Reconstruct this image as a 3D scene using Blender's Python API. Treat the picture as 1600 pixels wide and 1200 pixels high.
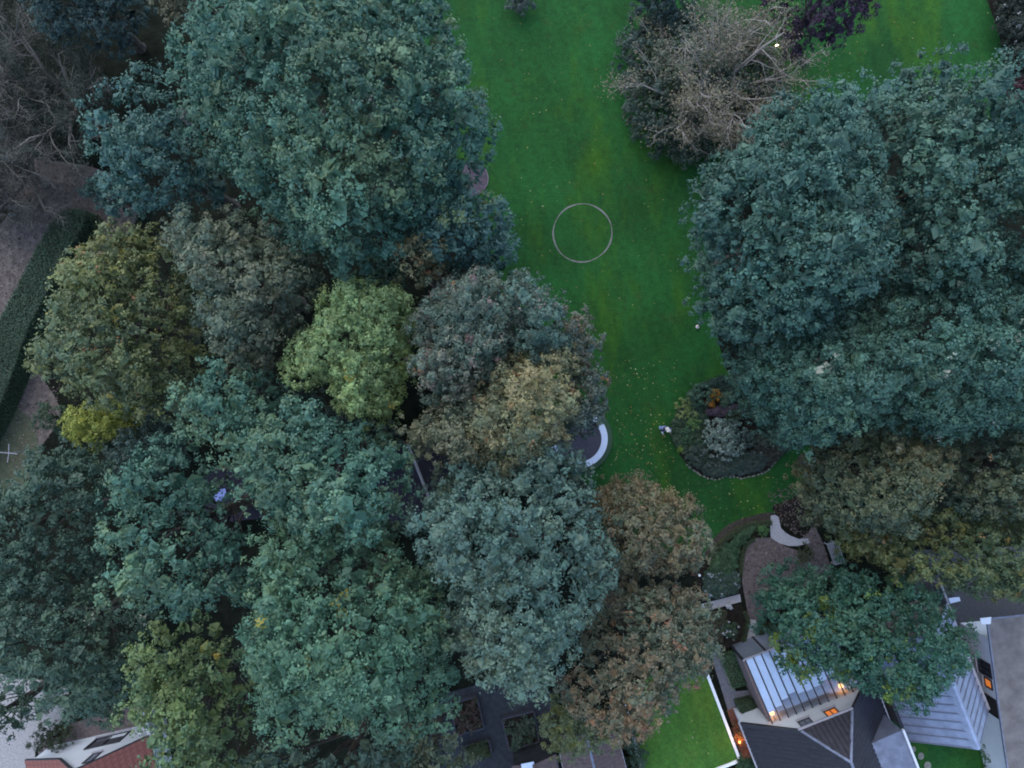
import bpy, bmesh, math, random
import numpy as np
from mathutils import Vector, Matrix

# ------------------------------------------------------------------ camera, sky, sun, exposure
for o in list(bpy.data.objects):
    bpy.data.objects.remove(o, do_unlink=True)
scene = bpy.context.scene
COL = scene.collection
H = 45.0            # drone height in metres
F = 1143.0          # focal length in photo pixels (1600 wide)
cam_d = bpy.data.cameras.new('camera')
cam = bpy.data.objects.new('camera', cam_d)
COL.objects.link(cam)
cam.location = (0, 0, H)
cam.rotation_euler = (0, 0, 0)
cam_d.sensor_fit = 'HORIZONTAL'
cam_d.angle = 2 * math.atan(800 / F)
cam_d.clip_end = 2000
scene.camera = cam

SUN_EL, SUN_ROT = math.radians(52), math.radians(335)
world = bpy.data.worlds.new('World')
scene.world = world
world.use_nodes = True
wn = world.node_tree
bg = wn.nodes['Background']
sky = wn.nodes.new('ShaderNodeTexSky')
sky.sky_type = 'NISHITA'
sky.sun_disc = False
sky.sun_elevation = SUN_EL
sky.sun_rotation = SUN_ROT
sky.air_density = 1.0
sky.dust_density = 1.0
sky.ozone_density = 2.6
wn.links.new(sky.outputs[0], bg.inputs[0])
bg.inputs[1].default_value = 0.15
sun_d = bpy.data.lights.new('sun', 'SUN')
sun_d.energy = 0.5
sun_d.angle = math.radians(75)
sun_d.color = (1.0, 0.95, 0.88)
sun = bpy.data.objects.new('sun', sun_d)
COL.objects.link(sun)
sun.location = (0, 0, 60)
# sun_rotation turns clockwise from +Y
sd = Vector((math.sin(SUN_ROT) * math.cos(SUN_EL), math.cos(SUN_ROT) * math.cos(SUN_EL), math.sin(SUN_EL)))
sun.rotation_euler = sd.to_track_quat('Z', 'Y').to_euler()
vs = scene.view_settings
vs.view_transform = 'Standard'
vs.look = 'None'
vs.exposure = 1.68
vs.gamma = 1.0
vs.use_curve_mapping = False
scene.render.engine = 'CYCLES'
scene.cycles.filter_width = 1.9      # the soft lens of a small drone at dusk
scene.cycles.max_bounces = 6
scene.cycles.diffuse_bounces = 3
scene.cycles.transparent_max_bounces = 8

RNG = np.random.default_rng(11)
random.seed(5)


def V(px, py, h=0.0):
    """world point at height h that stands where the photo shows pixel (px, py)"""
    k = (H - h) / F
    return Vector(((px - 800) * k, -(py - 600) * k, h))


# ------------------------------------------------------------------ materials
def mat(name, col, rough=0.8, var=0.25, scale=3.0, bump=0.0, bscale=None, metal=0.0, spec=0.4, col2=None, detail=6.0):
    m = bpy.data.materials.new(name)
    m.use_nodes = True
    nt = m.node_tree
    b = nt.nodes['Principled BSDF']
    b.inputs['Roughness'].default_value = rough
    b.inputs['Metallic'].default_value = metal
    b.inputs['Specular IOR Level'].default_value = spec
    tc = nt.nodes.new('ShaderNodeTexCoord')
    n = nt.nodes.new('ShaderNodeTexNoise')
    n.inputs['Scale'].default_value = scale
    n.inputs['Detail'].default_value = detail
    n.inputs['Roughness'].default_value = 0.65
    nt.links.new(tc.outputs['Object'], n.inputs['Vector'])
    r = nt.nodes.new('ShaderNodeValToRGB')
    c2 = col2 if col2 else tuple(c * (1 + var) for c in col)
    c1 = tuple(c * (1 - var) for c in col)
    r.color_ramp.elements[0].position = 0.3
    r.color_ramp.elements[1].position = 0.7
    r.color_ramp.elements[0].color = (*c1, 1)
    r.color_ramp.elements[1].color = (*c2, 1)
    nt.links.new(n.outputs['Fac'], r.inputs['Fac'])
    nt.links.new(r.outputs['Color'], b.inputs['Base Color'])
    if bump:
        bn = nt.nodes.new('ShaderNodeTexNoise')
        bn.inputs['Scale'].default_value = bscale or scale * 5
        bn.inputs['Detail'].default_value = 4
        nt.links.new(tc.outputs['Object'], bn.inputs['Vector'])
        bp = nt.nodes.new('ShaderNodeBump')
        bp.inputs['Strength'].default_value = bump
        bp.inputs['Distance'].default_value = 0.05
        nt.links.new(bn.outputs['Fac'], bp.inputs['Height'])
        nt.links.new(bp.outputs['Normal'], b.inputs['Normal'])
    return m


def leaf_material(name, rough=0.55, spec=0.32, trans=0.15):
    m = bpy.data.materials.new(name)
    m.use_nodes = True
    nt = m.node_tree
    b = nt.nodes['Principled BSDF']
    b.inputs['Roughness'].default_value = rough
    b.inputs['Specular IOR Level'].default_value = spec
    a = nt.nodes.new('ShaderNodeAttribute')
    a.attribute_name = 'leaf_colour'
    tc = nt.nodes.new('ShaderNodeTexCoord')
    n = nt.nodes.new('ShaderNodeTexNoise')
    n.inputs['Scale'].default_value = 1.1
    n.inputs['Detail'].default_value = 3
    nt.links.new(tc.outputs['Object'], n.inputs['Vector'])
    mx = nt.nodes.new('ShaderNodeHueSaturation')
    mr = nt.nodes.new('ShaderNodeMapRange')
    mr.inputs[1].default_value = 0.3
    mr.inputs[2].default_value = 0.7
    mr.inputs[3].default_value = 0.485
    mr.inputs[4].default_value = 0.515
    nt.links.new(n.outputs['Fac'], mr.inputs[0])
    nt.links.new(mr.outputs[0], mx.inputs['Hue'])
    nt.links.new(a.outputs['Color'], mx.inputs['Color'])
    nt.links.new(mx.outputs['Color'], b.inputs['Base Color'])
    t = nt.nodes.new('ShaderNodeBsdfTranslucent')
    nt.links.new(mx.outputs['Color'], t.inputs['Color'])
    ms = nt.nodes.new('ShaderNodeMixShader')
    ms.inputs[0].default_value = trans
    nt.links.new(b.outputs[0], ms.inputs[1])
    nt.links.new(t.outputs[0], ms.inputs[2])
    nt.links.new(ms.outputs[0], nt.nodes['Material Output'].inputs['Surface'])
    return m


def emit(name, col, s):
    m = bpy.data.materials.new(name)
    m.use_nodes = True
    b = m.node_tree.nodes['Principled BSDF']
    b.inputs['Base Color'].default_value = (*col, 1)
    b.inputs['Emission Color'].default_value = (*col, 1)
    b.inputs['Emission Strength'].default_value = s
    return m


def glass_material(name, tint=(0.9, 0.95, 1.0), refl=0.16):
    m = bpy.data.materials.new(name)
    m.use_nodes = True
    nt = m.node_tree
    nt.nodes.remove(nt.nodes['Principled BSDF'])
    tr = nt.nodes.new('ShaderNodeBsdfTransparent')
    tr.inputs[0].default_value = (*tint, 1)
    gl = nt.nodes.new('ShaderNodeBsdfGlossy')
    gl.inputs['Roughness'].default_value = 0.08
    ms = nt.nodes.new('ShaderNodeMixShader')
    ms.inputs[0].default_value = refl
    nt.links.new(tr.outputs[0], ms.inputs[1])
    nt.links.new(gl.outputs[0], ms.inputs[2])
    nt.links.new(ms.outputs[0], nt.nodes['Material Output'].inputs['Surface'])
    return m


def lawn_material(name, base, bright, yellow, dry):
    m = bpy.data.materials.new(name)
    m.use_nodes = True
    nt = m.node_tree
    b = nt.nodes['Principled BSDF']
    b.inputs['Roughness'].default_value = 0.85
    b.inputs['Specular IOR Level'].default_value = 0.15
    tc = nt.nodes.new('ShaderNodeTexCoord')

    def noise(scale, detail=4, rough=0.6, vec=None):
        n = nt.nodes.new('ShaderNodeTexNoise')
        n.inputs['Scale'].default_value = scale
        n.inputs['Detail'].default_value = detail
        n.inputs['Roughness'].default_value = rough
        nt.links.new(vec or tc.outputs['Object'], n.inputs['Vector'])
        return n

    def ramp(src, p0, p1):
        r = nt.nodes.new('ShaderNodeMapRange')
        r.inputs[1].default_value = p0
        r.inputs[2].default_value = p1
        nt.links.new(src, r.inputs[0])
        return r.outputs[0]

    def mix(fac, a, c):
        x = nt.nodes.new('ShaderNodeMix')
        x.data_type = 'RGBA'
        nt.links.new(fac, x.inputs[0])
        for s, i in ((a, 6), (c, 7)):
            if isinstance(s, tuple):
                x.inputs[i].default_value = (*s, 1)
            else:
                nt.links.new(s, x.inputs[i])
        return x.outputs[2]
    c = mix(ramp(noise(0.22).outputs[0], 0.35, 0.65), base, bright)
    mp = nt.nodes.new('ShaderNodeMapping')
    mp.inputs['Location'].default_value = (3.1, 8.0, 0)
    mp.inputs['Scale'].default_value = (1.0, 0.35, 1)
    mp.inputs['Rotation'].default_value = (0, 0, 0.12)
    nt.links.new(tc.outputs['Object'], mp.inputs['Vector'])
    c = mix(ramp(noise(0.35, 5, 0.6, mp.outputs[0]).outputs[0], 0.50, 0.78), c, yellow)
    mp2 = nt.nodes.new('ShaderNodeMapping')
    mp2.inputs['Location'].default_value = (13.1, -4.0, 2)
    nt.links.new(tc.outputs['Object'], mp2.inputs['Vector'])
    c = mix(ramp(noise(0.9, 5, 0.7, mp2.outputs[0]).outputs[0], 0.58, 0.9), c, dry)
    # faint mowing bands
    wv = nt.nodes.new('ShaderNodeTexWave')
    wv.inputs['Scale'].default_value = 0.32
    wv.inputs['Distortion'].default_value = 4.0
    wv.inputs['Detail'].default_value = 3
    mp3 = nt.nodes.new('ShaderNodeMapping')
    mp3.inputs['Rotation'].default_value = (0, 0, -0.35)
    nt.links.new(tc.outputs['Object'], mp3.inputs['Vector'])
    nt.links.new(mp3.outputs[0], wv.inputs['Vector'])
    hb_ = nt.nodes.new('ShaderNodeHueSaturation')
    mb_ = nt.nodes.new('ShaderNodeMapRange')
    mb_.inputs[3].default_value = 0.955
    mb_.inputs[4].default_value = 1.045
    nt.links.new(wv.outputs['Fac'], mb_.inputs[0])
    nt.links.new(mb_.outputs[0], hb_.inputs['Value'])
    nt.links.new(c, hb_.inputs['Color'])
    c = hb_.outputs[0]
    mid = noise(3.2, 6, 0.75)
    hm = nt.nodes.new('ShaderNodeHueSaturation')
    mm_ = nt.nodes.new('ShaderNodeMapRange')
    mm_.inputs[1].default_value = 0.3
    mm_.inputs[2].default_value = 0.7
    mm_.inputs[3].default_value = 0.68
    mm_.inputs[4].default_value = 1.32
    nt.links.new(mid.outputs[0], mm_.inputs[0])
    nt.links.new(mm_.outputs[0], hm.inputs['Value'])
    nt.links.new(c, hm.inputs['Color'])
    c = hm.outputs[0]
    # fine blade-scale mottling
    fine = noise(14, 6, 0.8)
    hs = nt.nodes.new('ShaderNodeHueSaturation')
    mr = nt.nodes.new('ShaderNodeMapRange')
    mr.inputs[1].default_value = 0.3
    mr.inputs[2].default_value = 0.7
    mr.inputs[3].default_value = 0.45
    mr.inputs[4].default_value = 1.55
    nt.links.new(fine.outputs[0], mr.inputs[0])
    nt.links.new(mr.outputs[0], hs.inputs['Value'])
    nt.links.new(c, hs.inputs['Color'])
    nt.links.new(hs.outputs[0], b.inputs['Base Color'])
    bp = nt.nodes.new('ShaderNodeBump')
    bp.inputs['Strength'].default_value = 0.6
    bp.inputs['Distance'].default_value = 0.04
    nt.links.new(fine.outputs[0], bp.inputs['Height'])
    nt.links.new(bp.outputs[0], b.inputs['Normal'])
    return m


M = dict(
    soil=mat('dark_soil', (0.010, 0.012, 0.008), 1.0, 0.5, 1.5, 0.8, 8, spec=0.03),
    litter=mat('mauve_leaf_litter', (0.120, 0.098, 0.082), 1.0, 0.45, 2.6, 0.9, 14, spec=0.03),
    mulch=mat('brown_mulch', (0.120, 0.096, 0.094), 0.95, 0.35, 5, 0.9, 14, col2=(0.18, 0.145, 0.138), spec=0.03),
    bandsoil=mat('brown_band_soil', (0.055, 0.047, 0.038), 1.0, 0.45, 5, 0.9, 14, spec=0.03),
    bedsoil=mat('bed_soil', (0.022, 0.019, 0.015), 1.0, 0.4, 4, 0.8, 12, spec=0.03),
    gravel=mat('pale_gravel', (0.30, 0.28, 0.26), 0.95, 0.3, 9, 0.9, 30),
    paleslab=mat('pale_path_gravel', (0.36, 0.345, 0.35), 0.95, 0.3, 12, 0.6, 30),
    asphalt=mat('asphalt', (0.05, 0.05, 0.055), 0.85, 0.25, 6, 0.5, 40),
    paving=mat('grey_paving', (0.11, 0.11, 0.12), 0.85, 0.25, 4, 0.4, 20),
    darkpave=mat('dark_paving', (0.034, 0.037, 0.042), 0.9, 0.3, 3, 0.4, 20, spec=0.1),
    kerb=mat('dark_kerb', (0.060, 0.060, 0.072), 0.85, 0.3, 6, 0.4, 20, spec=0.1),
    stone=mat('edging_stone', (0.17, 0.17, 0.14), 0.9, 0.3, 6, 0.6, 20),
    lawn=lawn_material('lawn_grass', (0.010, 0.050, 0.009), (0.014, 0.082, 0.016), (0.036, 0.096, 0.005), (0.036, 0.052, 0.014)),
    lawn_bright=lawn_material('bright_lawn_grass', (0.036, 0.100, 0.014), (0.048, 0.128, 0.020), (0.075, 0.13, 0.014), (0.08, 0.10, 0.026)),
    white=mat('white_render', (0.56, 0.58, 0.61), 0.75, 0.05, 2, 0.15, 15),
    coping=mat('white_coping', (0.74, 0.75, 0.76), 0.6, 0.04, 2),
    bark=mat('bark', (0.055, 0.045, 0.036), 0.95, 0.4, 4, 0.8, 14),
    palebark=mat('pale_bark', (0.30, 0.265, 0.225), 0.9, 0.3, 3, 0.6, 12),
    greybark=mat('grey_twig_bark', (0.195, 0.170, 0.135), 0.9, 0.3, 2, 0.5, 12),
    slate=mat('dark_roof_tile', (0.022, 0.021, 0.027), 0.5, 0.35, 5, 0.3, 18, spec=0.22),
    darkroof=mat('dark_felt_roof', (0.026, 0.024, 0.034), 0.8, 0.3, 2, 0.3, 12, spec=0.1),
    redtile=mat('red_clay_tile', (0.19, 0.060, 0.045), 0.85, 0.4, 4, 0.4, 14, col2=(0.25, 0.095, 0.072)),
    browntile=mat('brown_clay_tile', (0.085, 0.058, 0.054), 0.75, 0.35, 5, 0.4, 14),
    zinc=mat('blue_grey_zinc', (0.27, 0.31, 0.40), 0.45, 0.22, 1.8, 0.1, 5, metal=0.35),
    seam=mat('zinc_seam', (0.13, 0.15, 0.20), 0.6, 0.1, 1),
    lead=mat('grey_lead', (0.15, 0.165, 0.21), 0.6, 0.3, 2.2, metal=0.2),
    gutter=mat('pale_gutter', (0.30, 0.29, 0.31), 0.5, 0.1, 3),
    flatroof=mat('gravelled_flat_roof', (0.145, 0.130, 0.122), 0.95, 0.28, 1.3, 0.6, 45, spec=0.1, detail=12),
    frame=mat('dark_frame', (0.022, 0.022, 0.026), 0.5, 0.2, 4),
    opening_shade=mat('painted_dark_opening', (0.012, 0.011, 0.011), 0.9, 0.2, 3),  # near-black panel: the unlit opening's shade is put into its colour
    blind=mat('pale_roof_blind', (0.72, 0.74, 0.78), 0.6, 0.08, 1.5),
    brick=mat('mauve_brick', (0.17, 0.125, 0.12), 0.85, 0.25, 9, 0.5, 20),
    brownwood=mat('brown_wood', (0.11, 0.055, 0.032), 0.6, 0.3, 5),
    rust=mat('rust_brown_paving', (0.13, 0.045, 0.025), 0.8, 0.3, 6, 0.4, 20),
    palewood=mat('weathered_wood', (0.23, 0.195, 0.155), 0.8, 0.2, 6),
    greywood=mat('grey_weathered_wood', (0.22, 0.22, 0.235), 0.75, 0.2, 6),
    glass=glass_material('clear_glass'),
    darkglass=mat('dark_window_glass', (0.03, 0.035, 0.045), 0.12, 0.1, 1, spec=0.7),
    paleglass=mat('sky_tinted_glass', (0.16, 0.18, 0.22), 0.15, 0.1, 1, spec=0.9),  # mirrored sky is put into the grey-blue base colour
    mat_black=mat('trampoline_mesh', (0.040, 0.038, 0.055), 0.7, 0.1, 10),
    padblue=mat('pale_blue_vinyl', (0.50, 0.57, 0.70), 0.5, 0.08, 6),
    skyblue=mat('sky_tinted_skylight', (0.20, 0.25, 0.52), 0.3, 0.08, 6),  # the sky's reflection is put into the blue base colour
    skirt=mat('green_net', (0.030, 0.065, 0.035), 0.85, 0.2, 9),
    circle=mat('pale_worn_ring', (0.15, 0.145, 0.13), 0.95, 0.35, 4),
    rim=mat('mauve_stone_rim', (0.19, 0.155, 0.165), 0.9, 0.2, 5),
    purplebed=mat('purple_grey_bed', (0.085, 0.064, 0.078), 0.95, 0.3, 8, 0.8, 20),
    whiteplastic=mat('white_plastic', (0.75, 0.75, 0.76), 0.5, 0.05, 3),
    pinkball=mat('pale_ball', (0.62, 0.50, 0.50), 0.5, 0.1, 20),
    navy=mat('navy_cloth', (0.012, 0.017, 0.06), 0.85, 0.2, 12),
    jeans=mat('light_blue_cloth', (0.21, 0.29, 0.52), 0.85, 0.15, 12),
    skin=mat('skin', (0.45, 0.28, 0.21), 0.6, 0.08, 8),
    hair=mat('pale_hair', (0.62, 0.58, 0.54), 0.7, 0.1, 20),
    whitecloth=mat('white_cloth', (0.75, 0.74, 0.76), 0.85, 0.06, 10),
    leaf=leaf_material('foliage'),
    leafdull=leaf_material('dull_foliage', 0.75, 0.2, 0.15),
    lampglow=emit('lamp_glow', (1.0, 0.36, 0.07), 2.0),
    warmpane=emit('lit_pane', (0.8, 0.22, 0.04), 0.16),
    lampwhite=emit('lamp_glow_pale', (1.0, 0.74, 0.40), 9.0),
)
M['fallen'] = mat('fallen_leaf', (0.30, 0.21, 0.06), 0.8, 0.35, 0.7, col2=(0.34, 0.30, 0.12))

# ------------------------------------------------------------------ object helpers
WL = {}          # world location of every parent object


def obj(name, verts, faces, m, parent=None, loc=None, smooth=False):
    base = Vector(WL[parent.name]) if parent is not None else (Vector(loc) if loc is not None else Vector((0, 0, 0)))
    me = bpy.data.meshes.new(name)
    me.from_pydata([tuple(Vector(v) - base) for v in verts], [], faces)
    if m is not None:
        me.materials.append(m)
    if smooth:
        me.polygons.foreach_set('use_smooth', [True] * len(me.polygons))
    me.update()
    o = bpy.data.objects.new(name, me)
    COL.objects.link(o)
    if parent is not None:
        o.parent = parent
    else:
        o.location = base
    WL[o.name] = tuple(base)
    return o


def tag(o, label=None, cat=None, group=None, kind=None):
    if label:
        o['label'] = label
    if cat:
        o['category'] = cat
    if group:
        o['group'] = group
    if kind:
        o['kind'] = kind
    return o


def thing(name, label, cat, loc, group=None):
    o = bpy.data.objects.new(name, None)
    o.empty_display_size = 0.3
    COL.objects.link(o)
    o.location = loc
    WL[o.name] = tuple(loc)
    return tag(o, label, cat, group)


class MB:
    """collects simple solids for one mesh"""
    def __init__(self):
        self.v, self.f = [], []

    def add(self, verts, faces):
        n = len(self.v)
        self.v += [tuple(p) for p in verts]
        self.f += [tuple(i + n for i in f) for f in faces]
        return self

    def prism(self, poly, z0, z1):
        """poly: xy points; a solid between two heights"""
        poly = [(p[0], p[1]) for p in poly]
        a = sum(poly[i][0] * poly[(i + 1) % len(poly)][1] - poly[(i + 1) % len(poly)][0] * poly[i][1] for i in range(len(poly)))
        if a < 0:
            poly = poly[::-1]
        n = len(poly)
        vs_ = [(x, y, z0) for x, y in poly] + [(x, y, z1) for x, y in poly]
        fs = [tuple(range(n - 1, -1, -1)), tuple(range(n, 2 * n))]
        for i in range(n):
            j = (i + 1) % n
            fs.append((i, j, n + j, n + i))
        return self.add(vs_, fs)

    def hexa(self, p):
        """eight corners: four of the bottom ring, four of the top ring"""
        return self.add(p, [(3, 2, 1, 0), (4, 5, 6, 7), (0, 1, 5, 4), (1, 2, 6, 5), (2, 3, 7, 6), (3, 0, 4, 7)])

    def beam(self, a, b, w, h, up=(0, 0, 1)):
        a, b = Vector(a), Vector(b)
        d = (b - a).normalized()
        s = d.cross(Vector(up))
        if s.length < 1e-4:
            s = d.cross(Vector((1, 0, 0)))
        s = s.normalized() * w / 2
        t = s.cross(d).normalized() * h / 2
        return self.hexa([a - s - t, a + s - t, b + s - t, b - s - t, a - s + t, a + s + t, b + s + t, b - s + t])

    def tube(self, pts, radii, sides=6, cap=True):
        pts = [Vector(p) for p in pts]
        if not hasattr(radii, '__len__'):
            radii = [radii] * len(pts)
        n0 = len(self.v)
        for i, p in enumerate(pts):
            d = (pts[min(i + 1, len(pts) - 1)] - pts[max(i - 1, 0)])
            if d.length < 1e-6:
                d = Vector((0, 0, 1))
            d.normalize()
            s = d.cross(Vector((0.13, 0.21, 1))) if abs(d.z) < 0.95 else d.cross(Vector((1, 0.1, 0)))
            s.normalize()
            t = s.cross(d)
            for k in range(sides):
                a = 2 * math.pi * k / sides
                self.v.append(tuple(p + (s * math.cos(a) + t * math.sin(a)) * radii[i]))
        for i in range(len(pts) - 1):
            for k in range(sides):
                a = n0 + i * sides + k
                b = n0 + i * sides + (k + 1) % sides
                self.f.append((a, b, b + sides, a + sides))
        if cap:
            self.f.append(tuple(n0 + k for k in range(sides))[::-1])
            e = n0 + (len(pts) - 1) * sides
            self.f.append(tuple(e + k for k in range(sides)))
        return self

    def ball(self, c, r, seg=8, rings=5):
        rx, ry, rz = r if hasattr(r, '__len__') else (r, r, r)
        n0 = len(self.v)
        for i in range(rings + 1):
            th = math.pi * i / rings
            for k in range(seg):
                a = 2 * math.pi * k / seg
                self.v.append((c[0] + rx * math.sin(th) * math.cos(a), c[1] + ry * math.sin(th) * math.sin(a), c[2] + rz * math.cos(th)))
        for i in range(rings):
            for k in range(seg):
                a = n0 + i * seg + k
                b = n0 + i * seg + (k + 1) % seg
                self.f.append((a, a + seg, b + seg, b))
        return self

    def build(self, name, m, parent=None, loc=None, smooth=False):
        return obj(name, self.v, self.f, m, parent, loc, smooth)


def smooth_poly(pts, n=4, closed=True):
    """Catmull-Rom through the given pixel points"""
    out = []
    L = len(pts)
    rng_ = range(L) if closed else range(L - 1)
    for i in rng_:
        if closed:
            p0, p1, p2, p3 = (np.array(pts[(i + k) % L], float) for k in (-1, 0, 1, 2))
        else:
            p0, p1, p2, p3 = (np.array(pts[min(max(i + k, 0), L - 1)], float) for k in (-1, 0, 1, 2))
        for j in range(n):
            t = j / n
            out.append(tuple(0.5 * ((2 * p1) + (-p0 + p2) * t + (2 * p0 - 5 * p1 + 4 * p2 - p3) * t * t + (-p0 + 3 * p1 - 3 * p2 + p3) * t ** 3)))
    if not closed:
        out.append(tuple(map(float, pts[-1])))
    return out


def sheet(name, px_pts, z, m, kind='structure', h=None, curve=0):
    pts = smooth_poly(px_pts, curve) if curve else px_pts
    P = [V(x, y, 0) for x, y in pts]
    c = sum(P, Vector()) / len(P)
    bm = bmesh.new()
    vv = [bm.verts.new((p.x - c.x, p.y - c.y, 0)) for p in P]
    f = bm.faces.new(vv)
    if f.normal.z < 0 or sum(P[i].x * P[(i + 1) % len(P)].y - P[(i + 1) % len(P)].x * P[i].y for i in range(len(P))) < 0:
        f.normal_flip()
    bmesh.ops.triangulate(bm, faces=[f])
    me = bpy.data.meshes.new(name)
    bm.to_mesh(me)
    bm.free()
    me.materials.append(m)
    o = bpy.data.objects.new(name, me)
    COL.objects.link(o)
    o.location = (c.x, c.y, z)
    WL[o.name] = (c.x, c.y, z)
    if kind:
        o['kind'] = kind
    return o


# ------------------------------------------------------------------ foliage
def norm(a):
    return a / np.maximum(np.linalg.norm(a, axis=-1, keepdims=True), 1e-9)


def hue_noise(p, seed, freq=0.5):
    r = np.random.default_rng(seed)
    s = 0
    for k in range(5):
        d = r.normal(size=3)
        d /= np.linalg.norm(d)
        s = s + np.sin(p @ d * freq * r.uniform(0.6, 2.2) + r.uniform(0, 6.28))
    return s / 5.0


def leaf_mesh(name, centres, dirs, sizes, cols, m, parent=None, loc=None, rng=RNG, up=0.40, wide=0.6):
    """one diamond leaf (two triangles, slightly folded) per centre"""
    n = len(centres)
    nr = norm(0.95 * dirs + np.array([0, 0, up]) + rng.normal(size=(n, 3)) * 0.36)
    t = dirs * 0.7 + rng.normal(size=(n, 3)) * 0.75
    t = norm(t - nr * np.sum(t * nr, axis=1, keepdims=True))
    s = np.cross(nr, t)
    L = sizes[:, None]
    base = centres - t * L * 0.5
    tip = centres + t * L * 0.5 - nr * L * 0.12
    a = centres + s * L * wide * 0.5 + nr * L * 0.06 - t * L * 0.05
    b = centres - s * L * wide * 0.5 + nr * L * 0.06 - t * L * 0.05
    verts = np.stack([base, b, tip, a], axis=1).reshape(-1, 3)
    if parent is not None:
        off = np.array(WL[parent.name])
    else:
        off = np.array(loc) if loc is not None else np.zeros(3)
    verts = (verts - off).astype(np.float32)
    me = bpy.data.meshes.new(name)
    me.vertices.add(4 * n)
    me.vertices.foreach_set('co', verts.ravel())
    me.loops.add(4 * n)
    me.loops.foreach_set('vertex_index', np.arange(4 * n, dtype=np.int32))
    me.polygons.add(n)
    me.polygons.foreach_set('loop_start', np.arange(0, 4 * n, 4, dtype=np.int32))
    me.polygons.foreach_set('loop_total', np.full(n, 4, dtype=np.int32))
    at = me.attributes.new('leaf_colour', 'FLOAT_COLOR', 'POINT')
    c4 = np.ones((n, 4, 4), np.float32)
    c4[:, :, :3] = cols[:, None, :]
    at.data.foreach_set('color', c4.ravel())
    me.update(calc_edges=True)
    me.materials.append(m)
    o = bpy.data.objects.new(name, me)
    COL.objects.link(o)
    if parent is not None:
        o.parent = parent
    else:
        o.location = off
    WL[o.name] = tuple(off)
    global LEAVES
    LEAVES += n
    return o


LEAVES = 0


def sphere_dirs(n, rng, zmin=-0.3, zpow=1.0):
    z = zmin + (1 - zmin) * rng.random(n) ** zpow
    a = rng.random(n) * 2 * np.pi
    r = np.sqrt(np.maximum(0, 1 - z * z))
    return np.stack([r * np.cos(a), r * np.sin(a), z], axis=1)


def bough_leaves(boughs, radii, rng, pal, accents=(), sub=0.27, sub_cover=1.0, lps=22, leaf=0.15, squash=0.75, seed=1, zmin=-0.2):
    """hierarchy bough > spray > leaf.  Returns centres, directions, sizes, colours"""
    boughs = np.asarray(boughs, float)
    radii = np.asarray(radii, float)
    nsub = np.maximum(5, (sub_cover * 1.25 * (radii / sub) ** 2).astype(int))
    idx = np.repeat(np.arange(len(boughs)), nsub)
    d = sphere_dirs(len(idx), rng, zmin)
    rr = radii[idx] * (1 - 0.25 * rng.random(len(idx)) ** 2)
    sc = boughs[idx] + d * rr[:, None] * np.array([1, 1, squash])
    sr = sub * (0.62 + 0.70 * rng.random(len(idx))) * rng.uniform(0.72, 1.25, len(boughs))[idx]
    nl = np.maximum(4, (lps * (sr / sub) ** 1.6).astype(int))
    j = np.repeat(np.arange(len(sc)), nl)
    d2 = sphere_dirs(len(j), rng, -0.45)
    ctr = sc[j] + d2 * (sr[j] * (0.55 + 0.5 * rng.random(len(j))))[:, None]
    dirs = norm(d2 + 0.5 * d[j])
    sizes = leaf * (0.7 + 0.6 * rng.random(len(j)))
    # autumn colouring: by bough, by spray, by leaf
    pal = np.array(pal, float)
    tb = 0.5 + 0.55 * hue_noise(boughs, seed, 0.55) + rng.normal(size=len(boughs)) * 0.16
    ts = tb[idx] + rng.normal(size=len(idx)) * 0.15
    tl = np.clip(ts[j] + rng.normal(size=len(j)) * 0.16, 0, 0.999) * (len(pal) - 1)
    k = np.floor(tl).astype(int)
    fr = (tl - k)[:, None]
    cols = pal[k] * (1 - fr) + pal[np.minimum(k + 1, len(pal) - 1)] * fr
    for (col, frac, level) in accents:
        if level == 'bough':
            pick = (rng.random(len(boughs)) < frac)[idx][j] & (rng.random(len(j)) < 0.75)
        elif level == 'spray':
            pick = (rng.random(len(sc)) < frac)[j] & (rng.random(len(j)) < 0.5)
        else:
            pick = rng.random(len(j)) < frac
        cols[pick] = np.array(col)
    cols = 1.10 * cols * (1 + 0.12 * rng.normal(size=(len(j), 1))).clip(0.5, 1.6) * (1 + 0.11 * rng.normal(size=(len(boughs), 1))).clip(0.7, 1.35)[idx][j]
    # the dense middle of every spray: a few broad overlapping leaves
    ji = np.repeat(np.arange(len(sc)), 5)
    di = sphere_dirs(len(ji), rng, -0.2)
    first = np.searchsorted(j, ji)
    ctr = np.concatenate([ctr, sc[ji] + di * (sr[ji] * 0.42)[:, None]])
    dirs = np.concatenate([dirs, di])
    sizes = np.concatenate([sizes, sr[ji] * (0.66 + 0.3 * rng.random(len(ji)))])
    cols = np.concatenate([cols, cols[np.minimum(first + rng.integers(0, 4, len(ji)), len(cols) - 1)]])
    # leafy heart of each bough
    if len(boughs) > 12 and radii.mean() > 0.45:
        ki = np.repeat(np.arange(len(boughs)), 7)
        dk = sphere_dirs(len(ki), rng, 0.0)
        ctr = np.concatenate([ctr, boughs[ki] + dk * (radii[ki] * 0.22)[:, None] * np.array([1, 1, .4]) - np.array([0, 0, 1]) * (radii[ki] * 0.15)[:, None]])
        dirs = np.concatenate([dirs, dk])
        sizes = np.concatenate([sizes, radii[ki] * 0.78])
        f2 = np.searchsorted(idx[j], ki)
        cols = np.concatenate([cols, cols[np.minimum(f2 + rng.integers(0, 40, len(ki)), len(j) - 1)]])
    return ctr, dirs, sizes, cols.clip(0.004, 0.6)


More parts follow.
